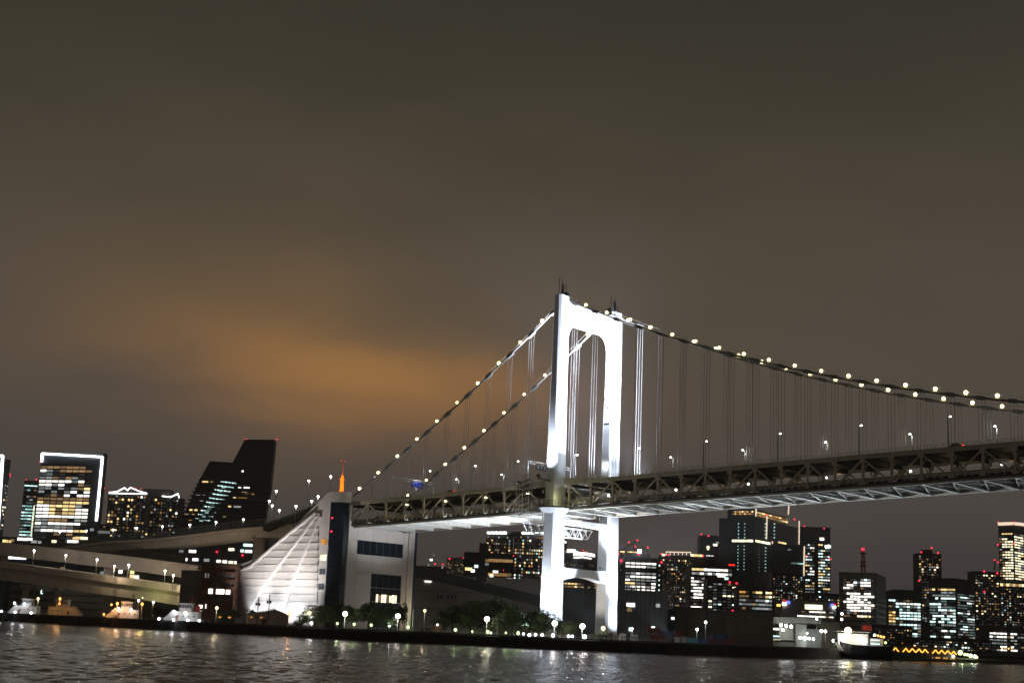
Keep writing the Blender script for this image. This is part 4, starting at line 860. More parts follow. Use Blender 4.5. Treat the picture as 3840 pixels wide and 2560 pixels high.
# low terminal building with lit yellow panel and tri-colour signs
e, F, z = building('low terminal block with a glowing yellow panel and red-blue corner signs', 880, 2934, 3132, 2252, 'grey_wall', band=4.5)
box('lit_panel', F[0].pt(*F[0].hit(3051, 2275)), (10.5, .5, 2.8), 'win_K', e); windows(e, F[0], ['...WWWW.w', '..........', 'WWWWWWW.W'], 2990, 3125, 2286, 2312, .95, .5)
for x, y, m in ((2941, 2254, 'neon_red'), (2940, 2262, 'lamp_white'), (2955, 2257, 'neon_blue'), (2919, 2268, 'lamp_orange')): u, zz = F[0].hit(x, y); box('corner_sign', F[0].pt(u, zz, .6), (2.2, .5, 1.4), m, e)
for x, y, m in ((3120, 2267, 'neon_blue'), (3129, 2267, 'neon_red'), (3128, 2275, 'lamp_white')): u, zz = F[0].hit(x, y); box('corner_sign', F[0].pt(u, zz, .6), (1.6, .5, 1.3), m, e)
# block with rooftop mast
e, F, z = building('grey slab tower with white-lit floors and a red rooftop mast', 1000, 3146, 3322, 2152, 'grey_wall', 3284, 20, band=4.0, bandm='dark_glass')
windows(e, F[0], ['.....wCw.', '...WwWWW.', '.WWw.WWW.', 'WWw......', '.........', '.WWWW.WW.', '..WWWWWWW', '.WWWWwW..', 'WWWwWWwW.', '.WWWWWWWW', '.WWWWwWW.', '.wWWWWWW.', '.........', '....KKKY.'], 3162, 3278, 2166, 2312, .86, .6)
m0 = F[0].hit(3232, 2150); p = F[0].pt(m0[0], z, -8)
zt_ = F[0].hit(3234, 2060)[1]
for dx, dy in ((-1, -1), (1, -1), (1, 1), (-1, 1)): bar('mast_leg', p + Vector((dx * 1.3, dy * 1.3, 0)), Vector((p.x + dx * .5, p.y + dy * .5, zt_)), .35, .35, 'mast_red', e)
for k in range(8):
    zz = z + (zt_ - z) * k / 8; bar('mast_brace', (p.x - 1.1, p.y - 1.1, zz), (p.x + 1.1, p.y - 1.1, zz + (zt_ - z) / 8), .25, .25, 'mast_red', e); bar('mast_brace', (p.x + 1.1, p.y - 1.1, zz), (p.x - 1.1, p.y - 1.1, zz + (zt_ - z) / 8), .25, .25, 'mast_red', e)
for zz, r in ((zt_ - 2, 4.4), (zt_ - 8, 3.4), (z + 6, 3.6)): box('mast_platform', (p.x, p.y, zz), (r, r, .8), 'mast_red', e)
ball('beacon', (p.x, p.y, zt_ + .8), 2.2, 'beacon_red', e)
# right cluster
e, F, z = building('office block with green-white grid windows right of the mast building', 1150, 3330, 3456, 2218, 'slate_wall', band=3.8); roof_block(e, F[0], 3358, 3442, 2208, z, 14, 'night_wall')
windows(e, F[0], ['CC.......', '..CWWWWWC', '..CgwCgwC', '...G....w', 'OY.CCCCCC', 'YO.CCCGCC', 'OYCCCCCWC', 'YY.......', 'y..CCCCCw', '....wCwCw', '.........', '.....CCCg', '......CCw', '......CCg'], 3328, 3452, 2243, 2400, .8, .55)
e, F, z = building('slender dark tower with red lamps and sparse warm windows', 1400, 3443, 3530, 2076, 'night_wall', band=3.4); roof_block(e, F[0], 3467, 3500, 2058, z, 12, 'night_wall')
windows(e, F[0], rnd(26, 9, .13, 'YYOywWK', 61, -1.2), 3445, 3528, 2080, 2330, .7, .55); beacons(e, F[0], [(3454, 2069), (3493, 2053), (3517, 2072), (3446, 2176)], 2.4, .6)
e, F, z = building('green-lit office block with a yellow top-floor ribbon', 1080, 3484, 3656, 2172, 'slate_wall', 3585, 40, band=3.7)
windows(e, F[0], ['yY.yYYYYY', '....wwwwg', '..g.wwwww', '..C.WCCCC', '....gg...', 'CCCC.....', 'gggCwwggg', 'g..CCCwCC', 'ggg.ww..C', '.WCCC.CCC', '.C..CCC.C', 'CC.CC.GCC', 'gg..wwwww', '.........', '....WWwCC', '.........', 'CC..gCC..', '.......CC', '......CCC'], 3484, 3582, 2203, 2412, .9, .55)
windows(e, F[1], runs(19, 7, .62, 'Cggwwgg', 62), 3590, 3652, 2222, 2412, .9, .45)
e, F, z = building('dark residential tower with red roof lamps left of the amber-lit tower', 1300, 3652, 3748, 2144, 'night_wall', band=3.4); windows(e, F[0], rnd(26, 9, .13, 'YYOywK', 63), 3656, 3745, 2150, 2400, .6, .5); beacons(e, F[0], [(3690, 2141), (3739, 2148), (3691, 2217)], 2.4, .6)
bar('antenna_mast', F[0].pt(*F[0].hit(3730, 2138)), F[0].pt(*F[0].hit(3731, 2100)), .8, .8, 'dark_metal', e); beacons(e, F[0], [(3731, 2099)], 2.2)
e, F, z = building('tall amber-lit tower with glowing roof edge at the right frame edge', 1500, 3743, 3905, 1968, 'black_wall', 3800, 40, band=3.3)
ra = ['.YYYY', '.....', 'yKK..', '.yKKK', '.KKKK', '.KKKK', 'w...K', '.yKKK', 'yKKKK', '.wKKK', 'y..wK', '.yKKK', '.yKKK', '.KKKK', 'yKKK.', '.yKKK', '.KKKK', '.yKKK', '.....', '.....']
rb = ['..w....', 'KKKyyyy', 'KwKKyyy', 'KKKyy..', 'KKwyy..', 'KKwyy..', '.wwyy..', 'KKKw...', 'wKYYYYY', 'KK.....', 'KKK.yyy', 'wKKwyy.', 'KKwyyy.', 'KKwyy..', 'KKKyyy.', 'KKKwyy.', '.KKyyy.', 'KKyyyy.', '.......', '.......']
windows(e, F[0], ra, 3746, 3798, 1996, 2192, .8, .5); windows(e, F[1], rb, 3802, 3880, 1996, 2192, .8, .5)
lightbar(e, F[0], (3745, 1964), (3799, 1962), 3.0, 'line_warm', 'crown_light', .6); lightbar(e, F[1], (3801, 1962), (3900, 1972), 3.0, 'line_warm', 'crown_light', .6)
beacons(e, F[0], [(3745, 1958), (3744, 2041), (3744, 2107)], 2.4, 1.0); beacons(e, F[1], [(3799, 1957), (3799, 2038)], 2.4, 1.0)
e, F, z = building('dark podium block with warm lit terrace under the amber-lit tower', 1480, 3738, 3960, 2190, 'black_wall', band=3.3); windows(e, F[0], ['yYyYyYyYKKKKKK'], 3738, 3900, 2184, 2196, .9, .8); windows(e, F[0], rnd(22, 16, .17, 'YyOwWG', 64), 3742, 3900, 2202, 2395, .5, .5)
e, F, z = building('low white-lit building at the lower right edge', 950, 3708, 3850, 2352, 'slate_wall', band=3.4); windows(e, F[0], ['WWWWW.WW..', 'WwWWW.W.ww', 'wwwww.ww..', 'wwgww..w..', '...WW.W...', '...WW.WW..'], 3710, 3840, 2366, 2440, .8, .45)
e, F, z = building('low dark hall with scattered lights between mast building and quay', 880, 3268, 3422, 2346, 'black_wall', band=4); windows(e, F[0], rnd(6, 14, .10, 'YOyw', 65), 3272, 3420, 2352, 2410, .4, .4)
e, F, z = building('low dark quay terminal behind the neon-roofed wharf', 860, 3420, 3720, 2392, 'black_wall', band=4); windows(e, F[0], rnd(4, 26, .22, 'WwYCyO', 66), 3424, 3716, 2396, 2432, .6, .5)
e, F, z = building('amber-windowed block peeking out between mast building and green-lit offices', 1300, 3322, 3352, 2262, 'night_wall'); windows(e, F[0], rnd(8, 4, .6, 'OYy', 67), 3324, 3350, 2266, 2330, .6, .5)
e, F, z = building('dark filler block behind the terminal and the mast building', 1250, 3030, 3155, 2225, 'black_wall', band=4); windows(e, F[0], rnd(6, 10, .12, 'wYC', 68), 3034, 3150, 2230, 2290, .5, .4)
# ------------------------------------------------------------------ quay on the right
e, F, z = building('olive harbour warehouse with a red-banded annex behind the containers', 700, 2527, 2900, 2288, 'olive_wall', name='warehouse', cat='warehouse')
roof_block(e, F[0], 2540, 2640, 2272, z, 12, 'olive_wall'); box('red_band', F[0].pt(*F[0].hit(2604, 2324)), (5, .3, .8), 'rust_red', e); box('annex', F[0].pt(F[0].hit(2604, 2370)[0], 9, .4), (6.5, .8, 11), 'olive_wall', e); beacons(e, F[0], [(2748, 2289)], 1.6)
for k in range(10): bar('wall_joint', F[0].pt(4.8 * k + 1, GZ, .04), F[0].pt(4.8 * k + 1, z - .3, .04), .1, .16, 'dark_concrete', e)
spots(e, F[0], [(2606, 2333, 'w', 1), (2602, 2368, 'w', .8)], 1.6, .6)
e, F, z = building('navy container shed beside the olive warehouse', 690, 2498, 2530, 2296, 'navy_wall'); spots(e, F[0], [(2523, 2317, 'W', .9)], 1.6, 1.1)
# pale crane-house building with deep bays
gh = thing('quay_building', at(2980, 2440, 730), 'pale quay building with wide overhanging beam and dark bays', 'building')
YQ = 730
def qbox(nm, x0, y0, x1, y1, m, dy=0.0, dep=6.0):
    a, b = at(x0, y0, YQ + dy), at(x1, y1, YQ + dy); c = at((x0 + x1) / 2, (y0 + y1) / 2, YQ + dy)
    return box(nm, (c.x, YQ + dy + dep / 2, (a.z + b.z) / 2), (abs(b.x - a.x), dep, abs(a.z - b.z)), m, gh)
qbox('beam', 2888, 2310, 3080, 2338, 'pale_wall', 0, 14); qbox('column', 2986, 2338, 3024, 2440, 'pale_wall', .4, 10); qbox('back_wall', 2890, 2338, 3140, 2446, 'night_wall', 12, 8); qbox('right_wing', 3024, 2356, 3080, 2440, 'pale_wall', 5, 8); qbox('left_wing', 2922, 2350, 2976, 2400, 'pale_wall', 3, 9)
qbox('side_block', 3074, 2330, 3150, 2446, 'olive_wall', 6, 10); qbox('low_roof', 2830, 2388, 2930, 2400, 'pale_concrete', -4, 12); qbox('low_wall', 2826, 2400, 2986, 2440, 'night_wall', -1, 9); qbox('lit_strip', 2842, 2378, 2924, 2387, 'win_C', -4.3, .3); qbox('lit_strip', 2889, 2352, 2924, 2362, 'win_W', 2.5, .3)
for k in range(5): qbox('fascia_panel', 2890 + 19 * k, 2312, 2906 + 19 * k, 2336, 'pale_wall', -.25, .2)
lamp('bay_light', 'POINT', at(3040, 2396, YQ - 4), 1500, (.85, 1, .95), gh, size=.5); lamp('bay_light', 'POINT', at(2945, 2370, YQ - 4), 1100, (.95, 1, .9), gh, size=.5); lamp('bay_light', 'POINT', at(2880, 2394, YQ - 8), 800, (.8, 1, .6), gh, size=.5)
def quay_lamp(px, py, Y, d, m, label, h=7, power=900, colr=(.95, 1, .95), group='quay lamps'):
    p = at(px, py, Y); h = min(h, p.z - GZ)
    o = thing('lamp_post', (p.x, p.y, p.z - h), label, 'lamp', group)
    bar('post', p - Vector((0, 0, h)), p, .18, .18, 'lamp_metal', o); box('bracket', p + Vector((0, 0, -.35 * d)), (.5, .5, .25), 'dark_metal', o)
    ball('globe', p + Vector((0, -.05, .2)), d, m, o)
    if power: lamp('light', 'POINT', p + Vector((0, -d, 0)), power, colr, o, size=.3)
for i, (x, y, d) in enumerate(((2929, 2344, 1.6), (2948, 2346, 1.6), (2967, 2349, 1.6), (2936, 2362, 1.4), (3000, 2391, 1.3), (3017, 2393, 1.6), (3034, 2394, 1.3), (3050, 2396, 1.3), (3080, 2366, 1.5), (3095, 2367, 1.4), (3126, 2402, 1.5), (3027, 2374, .8), (2810, 2350, 1.7), (2821, 2374, 1.0), (3157, 2301, 1.5), (3156, 2322, 1.5), (3063, 2321, 1.0))):
    quay_lamp(x, y, 716 if i != 14 and i != 15 else 900, d, 'lamp_white', {0: 'white lamp left of three over the pale quay building left wing', 1: 'white lamp in the middle of three over the left wing', 2: 'white lamp right of three over the left wing', 3: 'white lamp just below the three over the left wing', 4: 'leftmost of four white lamps over the blue bay', 5: 'brightest second lamp of four over the blue bay', 6: 'third lamp of four over the blue bay', 7: 'rightmost of four white lamps over the blue bay', 8: 'tall white lamp left of a pair by the ship bow', 9: 'tall white lamp right of a pair by the ship bow', 10: 'low white lamp beside the ship bow', 11: 'small lamp on the pale quay building right wing', 12: 'bright white lamp on the olive warehouse right end', 13: 'small white lamp above the lit green strip', 14: 'upper warm lamp left of the mast building foot', 15: 'lower warm lamp left of the mast building foot', 16: 'small lamp on the olive side block roof'}[i], 5, 260 if i in (1, 5, 8, 12) else 0)
for i, (x, y, Y, lb) in enumerate(((2646, 2333, 640, 'white yard lamp on a tall post before the olive warehouse'), (2614, 2360, 650, 'small white yard lamp left of the tall post'), (2449, 2355, 620, 'white lamp over the dark sheds by the slate warehouse'), (2371, 2357, 620, 'small cool lamp over the white cabins right of the tower'))): quay_lamp(x, y, Y, 1.1 if i != 3 else .7, 'lamp_white', lb, 14, 700)
# containers
CN = [(2528, 2386, 2550, 2412, 'box_white', 'white container standing end-on, leftmost of the lower row'), (2551, 2386, 2577, 2413, 'box_grey', 'grey-green container beside the white one'), (2581, 2389, 2616, 2414, 'box_teal', 'teal container in the middle of the lower row'), (2617, 2391, 2656, 2417, 'box_blue', 'blue container right of the teal one'), (2657, 2392, 2704, 2424, 'rust_red', 'rust-red container with its long side out, left of two'), (2705, 2393, 2752, 2426, 'rust_red', 'rust-red container with its long side out, right of two'), (2530, 2362, 2568, 2384, 'hull_red', 'dark red container stacked on the white one'), (2672, 2376, 2730, 2392, 'navy_wall', 'navy container lying on the rust-red ones'), (2440, 2376, 2490, 2404, 'hull_red', 'dark maroon container left of the white one'), (2478, 2362, 2526, 2382, 'navy_wall', 'dark navy container above the maroon row'), (2431, 2350, 2476, 2374, 'hull_red', 'dark maroon container highest by the slate warehouse'), (2492, 2384, 2526, 2410, 'night_wall', 'black container between the maroon and white ones')]
YC = 560
for x0, y0, x1, y1, m, lb in CN:
    a, b = at(x0, y0, YC), at(x1, y1, YC); wd, hh, zc_ = b.x - a.x, a.z - b.z, (a.z + b.z) / 2
    if y1 >= 2388: hh = a.z - GZ; zc_ = GZ + hh / 2
    o = thing('container', ((a.x + b.x) / 2, YC + 3, zc_ - hh / 2), lb, 'container', 'containers on the quay')
    box('body', ((a.x + b.x) / 2, YC + 3, zc_), (wd - .2, 6, hh - .1), m, o)
    nr_ = max(3, int(wd / .6))
    for k in range(nr_): box('corrugation', (a.x + .2 + (wd - .4) * (k + .5) / nr_, YC - .03, zc_), (.22, .1, hh - .4), m, o)
    for xx in (a.x + .18, b.x - .18): box('corner_post', (xx, YC - .03, zc_), (.22, .14, hh - .06), m, o)
# white cabins and lit parapet right of the tower
for i, (x0, y0, x1, y1, lb) in enumerate(((2326, 2374, 2347, 2396, 'white site cabin, leftmost by the tower foot'), (2366, 2377, 2378, 2390, 'small white site cabin in the middle by the tower foot'), (2381, 2379, 2392, 2402, 'narrow white site cabin, rightmost by the tower foot'))):
    a, b = at(x0, y0, 500), at(x1, y1, 500); o = thing('site_cabin', ((a.x + b.x) / 2, 502, GZ), lb, 'cabin', 'cabins by the tower foot')
    box('wall', ((a.x + b.x) / 2, 502, (a.z + GZ) / 2), (b.x - a.x, 4, a.z - GZ), 'box_white', o); box('roof', ((a.x + b.x) / 2, 502, a.z + .08), (b.x - a.x + .3, 4.3, .16), 'box_grey', o); box('door', ((a.x + b.x) / 2 - .3, 499.97, GZ + 1), (.8, .06, 1.9), 'box_grey', o); box('window', ((a.x + b.x) / 2 + .5, 499.97, GZ + 1.5), (.6, .06, .7), 'dark_glass', o)
# neon-roofed wharf restaurant
a0, a1 = on_z(3322, 2474, 0), on_z(3596, 2478, 0); YN = (a0.y + a1.y) / 2
wh = thing('wharf_building', at(3455, 2470, YN), 'low wharf building with orange zigzag neon roofline at the water', 'building')
pL_, pR_ = at(3320, 2425, YN), at(3592, 2438, YN)
box('wall', ((pL_.x + pR_.x) / 2, YN + 8, 3.4), (pR_.x - pL_.x, 12, 5.2), 'black_wall', wh); box('deck', ((pL_.x + pR_.x) / 2, YN + 4, .6), (pR_.x - pL_.x + 6, 16, .6), 'dark_concrete', wh)
fz = Face(Vector((pL_.x, YN + 1.9, 0)), Vector((1, 0, 0)), pR_.x - pL_.x)
for grp in ([(3322, 2427), (3330, 2426), (3344, 2441), (3357, 2427), (3369, 2442)], [(3384, 2443), (3396, 2429), (3408, 2444), (3420, 2430), (3433, 2445), (3445, 2431), (3457, 2446), (3468, 2433), (3480, 2447)], [(3495, 2448), (3507, 2435), (3519, 2449), (3530, 2436), (3542, 2450), (3553, 2438), (3565, 2452), (3575, 2440), (3586, 2453)]):
    for p0, p1 in zip(grp[:-1], grp[1:]): lightbar(wh, fz, p0, p1, .38, 'neon_orange', 'neon_tube', .5)
    for p0, p1, p2 in zip(grp[:-2], grp[1:-1], grp[2:]):
        if p1[1] < p0[1]:
            A_, B_, C_ = (fz.hit(*p) for p in (p0, p1, p2)); prism('gable', [fz.pt(*A_, .3), fz.pt(*B_, .3), fz.pt(*C_, .3)], [fz.pt(A_[0], A_[1], -9), fz.pt(B_[0], B_[1], -9), fz.pt(C_[0], C_[1], -9)], 'black_wall', wh)
windows(wh, fz, ['OO.O.OOO.OO.OO.O.O.OO.OO.OO'], 3330, 3582, 2452, 2462, .8, .6)
for i, (x, y, m, d, lb) in enumerate(((3601, 2447, 'lamp_green', 2.2, 'big yellow-green lamp right of the neon wharf'), (3618, 2454, 'lamp_green', 1.2, 'first small green lamp past the big one'), (3628, 2455, 'lamp_green', 1.2, 'second small green lamp past the big one'), (3640, 2459, 'lamp_green', 1.8, 'second big yellow-green lamp right of the neon wharf'), (3655, 2461, 'lamp_white', 1.3, 'white lamp beside the second big green lamp'), (3662, 2464, 'lamp_warm', 1.2, 'warm lamp ending the row right of the neon wharf'), (3575, 2461, 'lamp_white', 1.2, 'white lamp at the right end of the neon wharf'), (3335, 2449, 'lamp_green', .9, 'small green lamp at the left end of the neon wharf'))): quay_lamp(x, y, YN - 2 if i < 6 else YN - 1, d, m, lb, 3, 400 if d > 1.7 else 0, (.8, 1, .5), 'lamps by the neon wharf')
jetty = thing('jetty', at(3640, 2470, YN), 'low dark jetty with lamps right of the neon wharf', 'jetty')
jl, jr = at(3588, 2470, YN), at(3860, 2480, YN); box('deck', ((jl.x + jr.x) / 2, YN + 3, 1.6), (jr.x - jl.x, 9, .7), 'dark_concrete', jetty)
for k in range(12): bar('pile', (jl.x + (jr.x - jl.x) * (k + .5) / 12, YN - .5, -2), (jl.x + (jr.x - jl.x) * (k + .5) / 12, YN - .5, 1.3), .6, .6, 'dark_concrete', jetty, 'rod')

# ------------------------------------------------------------------ boats
def hull(e, cx, cy, L_, B_, H_, m, rz, z0=-.6, sheer=.9):
    st = []; c, s = math.cos(rz), math.sin(rz)
    for f_, wf, zf in ((-.5, .75, .3), (-.35, 1, .05), (0, 1, 0), (.28, .92, .15), (.42, .55, .5), (.5, .06, 1.0)):
        x = f_ * L_; w = wf * B_ / 2; top = H_ + sheer * zf
        ring = [(x, -w, top), (x, -w * .9, (top + z0) * .45), (x * .97, -w * .45, z0), (x * .97, w * .45, z0), (x, w * .9, (top + z0) * .45), (x, w, top)]
        st.append([Vector((cx + c * a - s * b, cy + s * a + c * b, zz)) for a, b, zz in ring])
    return loft('hull', st, m, e)
def tug(px, py_deck, Y, L_, label, lit, rz=math.pi, mastm='mast_red', scale=1.0, glow=1.0):
    p = at(px, py_deck, Y); cx, cy = p.x, Y; e = thing('tugboat', (cx, cy, 0), label, 'boat', 'tugs moored behind the breakwater'); s = scale
    hull(e, cx, cy, L_, 8 * s, 3.0, 'hull_black', rz)
    d = math.cos(rz)
    def bx(nm, x, y, z, sx, sy, sz, m='boat_white', par=e): return box(nm, (cx + d * x, cy + y, z), (sx, sy, sz), m, par)
    bx('bulwark', 0, -3.9 * s, 3.4, L_ * .8, .2, .9, 'hull_black')
    dh = bx('deckhouse', -.5, 0, 5.4, 10 * s, 5.6 * s, 4.4)
    for k in range(4): bx('porthole', -3.6 * s + 2.3 * s * k, -2.83 * s, 5.8, .6, .08, .6, 'dark_glass', dh)
    bx('door', 3.7 * s, -2.83 * s, 5.0, .8, .08, 1.8, 'rust_red', dh)
    for y in (-2.6, 2.6):
        bar('foredeck_plate', (cx + d * 4.6 * s, cy + y * s, 7.4), (cx + d * 8.6 * s, cy + y * s, 3.6), .15, 2.4, 'boat_white', e)
    whs = bx('wheelhouse', .3, 0, 9.1, 5.2 * s, 4.2 * s, 3.0)
    for k in range(5): bx('window', -1.75 * s + 1.05 * s * k, -2.13 * s, 9.5, .8 * s, .08, 1.2, 'dark_glass', whs)
    bx('roof', .3, 0, 10.75, 5.8 * s, 4.8 * s, .3)
    bar('mast', (cx - d * 1.5, cy, 10.8), (cx - d * 1.5, cy, 15.5 * s), .3, .3, mastm, e)
    for zz, w in ((13.0, 2.6), (14.5, 1.8)): bar('crosstree', (cx - d * 1.5 - w / 2, cy, zz * s), (cx - d * 1.5 + w / 2, cy, zz * s), .18, .18, mastm, e)
    bx('funnel', -4.0, 0, 8.6, 1.6, 2.0, 2.8, mastm)
    for x, y, z, m, pw, cc in lit:
        q = Vector((cx + d * x, cy + y, z)); ball('deck_lamp', q, .95, m, e); lamp('deck_light', 'POINT', q + Vector((0, -.9, -.2)), pw * glow * .5, cc, e, size=.4)
    for k in range(9):
        x = -L_ * .42 + L_ * .84 * k / 8; bar('railing_post', (cx + x, cy - 3.95 * s, 3.8), (cx + x, cy - 3.95 * s, 4.7), .08, .08, 'boat_white', e)
    bar('rail', (cx - L_ * .42, cy - 3.95 * s, 4.7), (cx + L_ * .42, cy - 3.95 * s, 4.7), .08, .08, 'boat_white', e)
    return e
CW, OR = (.92, .95, 1), (1, .45, .12)
tug(105, 2284, shore_y(105) + 14, 24, 'white-lit tug at the far left behind the breakwater', [(5.5, -3.4, 8.6, 'lamp_cool', 420, CW), (.8, -3.4, 8.4, 'lamp_cool', 420, CW), (11, -4.2, 4.6, 'lamp_cool', 120, CW), (4.5, -4.4, 4.4, 'lamp_cool', 120, CW), (-3, -4.4, 4.4, 'lamp_white', 60, CW)], math.pi, 'dark_metal', .9)
tug(232, 2292, shore_y(232) + 15, 22, 'orange-lit workboat with tall grey wheelhouse behind the breakwater', [(.5, -6.5, 9.0, 'lamp_orange', 500, OR)], 0.0, 'dark_metal', 1.0)
tug(480, 2308, shore_y(480) + 14, 22, 'tug bathed in orange light with small white wheelhouse', [(3.2, -3.6, 7.8, 'lamp_pink', 900, (1, .62, .40)), (-2.0, -3.6, 7.6, 'lamp_pink', 900, (1, .66, .48)), (6.5, -3.6, 9.3, 'lamp_orange', 500, OR), (9.5, -3.0, 5.2, 'lamp_orange', 500, OR)], math.pi, 'dark_metal', .92)
tug(700, 2318, shore_y(700) + 12, 23, 'white-lit tug with tall red mast before the brick block', [(4.5, -3.4, 7.4, 'lamp_cool', 420, CW), (0, -3.4, 7.2, 'lamp_pink', 420, CW), (10, -4.2, 4.4, 'lamp_cool', 120, CW), (4.2, -4.3, 4.2, 'lamp_cool', 120, CW), (-1.4, -4.3, 4.2, 'lamp_cool', 200, CW), (-6, -4.3, 4.2, 'lamp_cool', 100, CW)], math.pi, 'mast_red', .92)
# ship at the right
sp = on_z(3235, 2472, 0); sx, sy = sp.x, sp.y + 7
SH = thing('ship', (sx, sy, 0), 'moored cargo ship with dark hull, glowing white house and red funnel', 'ship')
k_ = sy / FPX
hull(SH, sx + 2, sy, 200 * k_, 12, 5.4, 'hull_black', math.pi, -1.5, 2.0)
def sbox(nm, x0, y0, x1, y1, m, dy=-3.0, dep=8.0, par=SH):
    a, b = at(x0, y0, sy + dy), at(x1, y1, sy + dy); return box(nm, ((a.x + b.x) / 2, sy + dy + dep / 2, (a.z + b.z) / 2), (b.x - a.x, dep, a.z - b.z), m, par)
sbox('deckhouse', 3142, 2372, 3256, 2424, 'boat_white', -2, 7); sbox('boat_deck', 3138, 2364, 3266, 2371, 'boat_white', -4, 10); sbox('bridge_house', 3264, 2392, 3312, 2424, 'boat_white', -2, 7)
for y in (2396, 2410): sbox('window_band', 3266, y, 3300, y + 6, 'win_C', -2.15, .2)
sbox('funnel', 3240, 2342, 3268, 2363, 'mast_red', 0, 4); sbox('funnel_cap', 3241, 2336, 3267, 2341, 'hull_black', 0, 4)
bar('mast', at(3255, 2336, sy), at(3255, 2290, sy), .35, .35, 'dark_metal', SH)
for x0, y0 in ((3165, 2424), (3185, 2426), (3205, 2428), (3225, 2430)): bar('railing_post', at(x0, y0, sy - 5), at(x0, y0 - 8, sy - 5), .12, .12, 'boat_white', SH)
for k in range(4): bar('derrick', at(3150 + 5 * k, 2440, sy - 4), at(3128 + 7 * k, 2402 + 5 * k, sy - 4), .3, .3, 'pale_wall', SH)
ball('flood_globe', at(3180, 2363, sy - 5), 2.6, 'lamp_yellow', SH); lamp('ship_flood', 'POINT', at(3168, 2392, sy - 6.5), 1000, (1, .98, .85), SH, size=.5); lamp('ship_flood', 'POINT', at(3240, 2396, sy - 6.5), 800, (1, .95, .9), SH, size=.5)
ball('deck_lamp', at(3155, 2388, sy - 4.6), 2.2, 'lamp_white', SH); ball('deck_lamp', at(3240, 2402, sy - 4.6), 2.2, 'lamp_white', SH)
for x, y, m in ((3280, 2380, 'lamp_white'), (3293, 2382, 'lamp_orange'), (3304, 2385, 'lamp_orange'), (3314, 2387, 'lamp_orange'), (3321, 2408, 'lamp_green')): ball('deck_lamp', at(x, y, sy - 3), .95, m, SH)
# small lit tour boat at the far right
tb = on_z(3790, 2484, 0); TB = thing('tour_boat', (tb.x, tb.y, 0), 'small tour boat strung with amber lights at the right edge', 'boat')
hull(TB, tb.x, tb.y, 14, 4.5, 1.6, 'hull_black', math.pi, -.6, .5); box('cabin', (tb.x + .5, tb.y, 2.6), (9, 3.4, 2.0), 'boat_white', TB); box('roof', (tb.x + .5, tb.y, 3.75), (10, 3.9, .2), 'dark_metal', TB)
for k in range(5): box('window', (tb.x - 3 + 1.7 * k, tb.y - 1.74, 2.7), (1.2, .1, 1.0), 'win_Y', TB)
for k in range(4): bar('lamp_post', (tb.x - 4 + 1.6 * k, tb.y, 3.8), (tb.x - 4 + 1.6 * k, tb.y, 6.6), .1, .1, 'dark_metal', TB); ball('lantern', (tb.x - 4 + 1.6 * k, tb.y, 6.9 + .4 * (k % 2)), .8, 'lamp_orange', TB)

# ------------------------------------------------------------------ shore at the left and park
e, F, z = building('dark brick block with three bright windows beside the sail wall', 606, 757, 884, 2118, 'brick_wall', depth=18, name='brick_block')
for i, y in enumerate((2143, 2172, 2198, 2228, 2258, 2284)): u, zz = F[0].hit(757, y); bar('floor_band', F[0].pt(-.3, zz, .3), F[0].pt(F[0].w + .3, zz, .3), .7, 1.0, 'brick_wall', e)
spots(e, F[0], [(790, 2217, 'W', 1.3), (826, 2219, 'W', 2.7), (855, 2221, 'W', 1.4), (750 + 2, 2278, 'W', 1.2), (772, 2274, 'W', .3), (772, 2154, 'w', .35), (782, 2154, 'w', .35)], 1.25, 2.4)
for k, (x, y) in enumerate(((760, 2154), (820, 2156), (835, 2157), (850, 2158), (870, 2159), (800, 2187), (815, 2188), (865, 2190), (800, 2246), (815, 2247), (830, 2248), (850, 2249))): u, zz = F[0].hit(x, y); box('window', F[0].pt(u, zz, .08), (1.1, .2, 1.9), 'dark_glass', e)
box('stair_tower', F[0].pt(-4.2, 12.5, -4), (8, 8, 24), 'night_wall', e)
def shed(px0, px1, py_eave, py_ridge, Y, label, roofm, wallm, dep=9):
    a, b = at(px0, py_eave, Y), at(px1, py_eave, Y); zr = at((px0 + px1) / 2, py_ridge, Y).z; ze = a.z
    o = thing('shed', ((a.x + b.x) / 2, Y + dep / 2, GZ), label, 'shed')
    prism('wall', [Vector((a.x, Y, GZ)), Vector((b.x, Y, GZ)), Vector((b.x, Y, ze)), Vector(((a.x + b.x) / 2 + 2, Y, zr - .2)), Vector((a.x, Y, ze))], [Vector((a.x - 2, Y + dep, GZ)), Vector((b.x - 2, Y + dep, GZ)), Vector((b.x - 2, Y + dep, ze)), Vector(((a.x + b.x) / 2, Y + dep, zr - .2)), Vector((a.x - 2, Y + dep, ze))], wallm, o)
    m_ = (a.x + b.x) / 2 + 2
    for x0, z0, x1, z1 in ((a.x - .5, ze - .1, m_, zr), (m_, zr, b.x + .5, ze - .1)):
        prism('roof', [Vector((x0, Y - .4, z0)), Vector((x1, Y - .4, z1)), Vector((x1 - 2, Y + dep + .4, z1)), Vector((x0 - 2, Y + dep + .4, z0))], [Vector((x0, Y - .4, z0 + .25)), Vector((x1, Y - .4, z1 + .25)), Vector((x1 - 2, Y + dep + .4, z1 + .25)), Vector((x0 - 2, Y + dep + .4, z0 + .25))], roofm, o)
    for k in range(2): box('door', (m_ - 3.5 + 5.5 * k, Y - .05, GZ + 1.3), (1.8 + k, .12, 2.6), 'dark_metal' if k == 0 else 'box_grey', o)
    for k in range(3): box('window', (a.x + 1.4 + 1.9 * k, Y - .05, ze - 1.0), (1.1, .12, .6), 'win_O' if k != 1 else 'dark_glass', o)
    return o
shed(812, 902, 2302, 2284, 582, 'low teal-roofed shed at the foot of the brick block', 'teal_roof', 'night_wall')
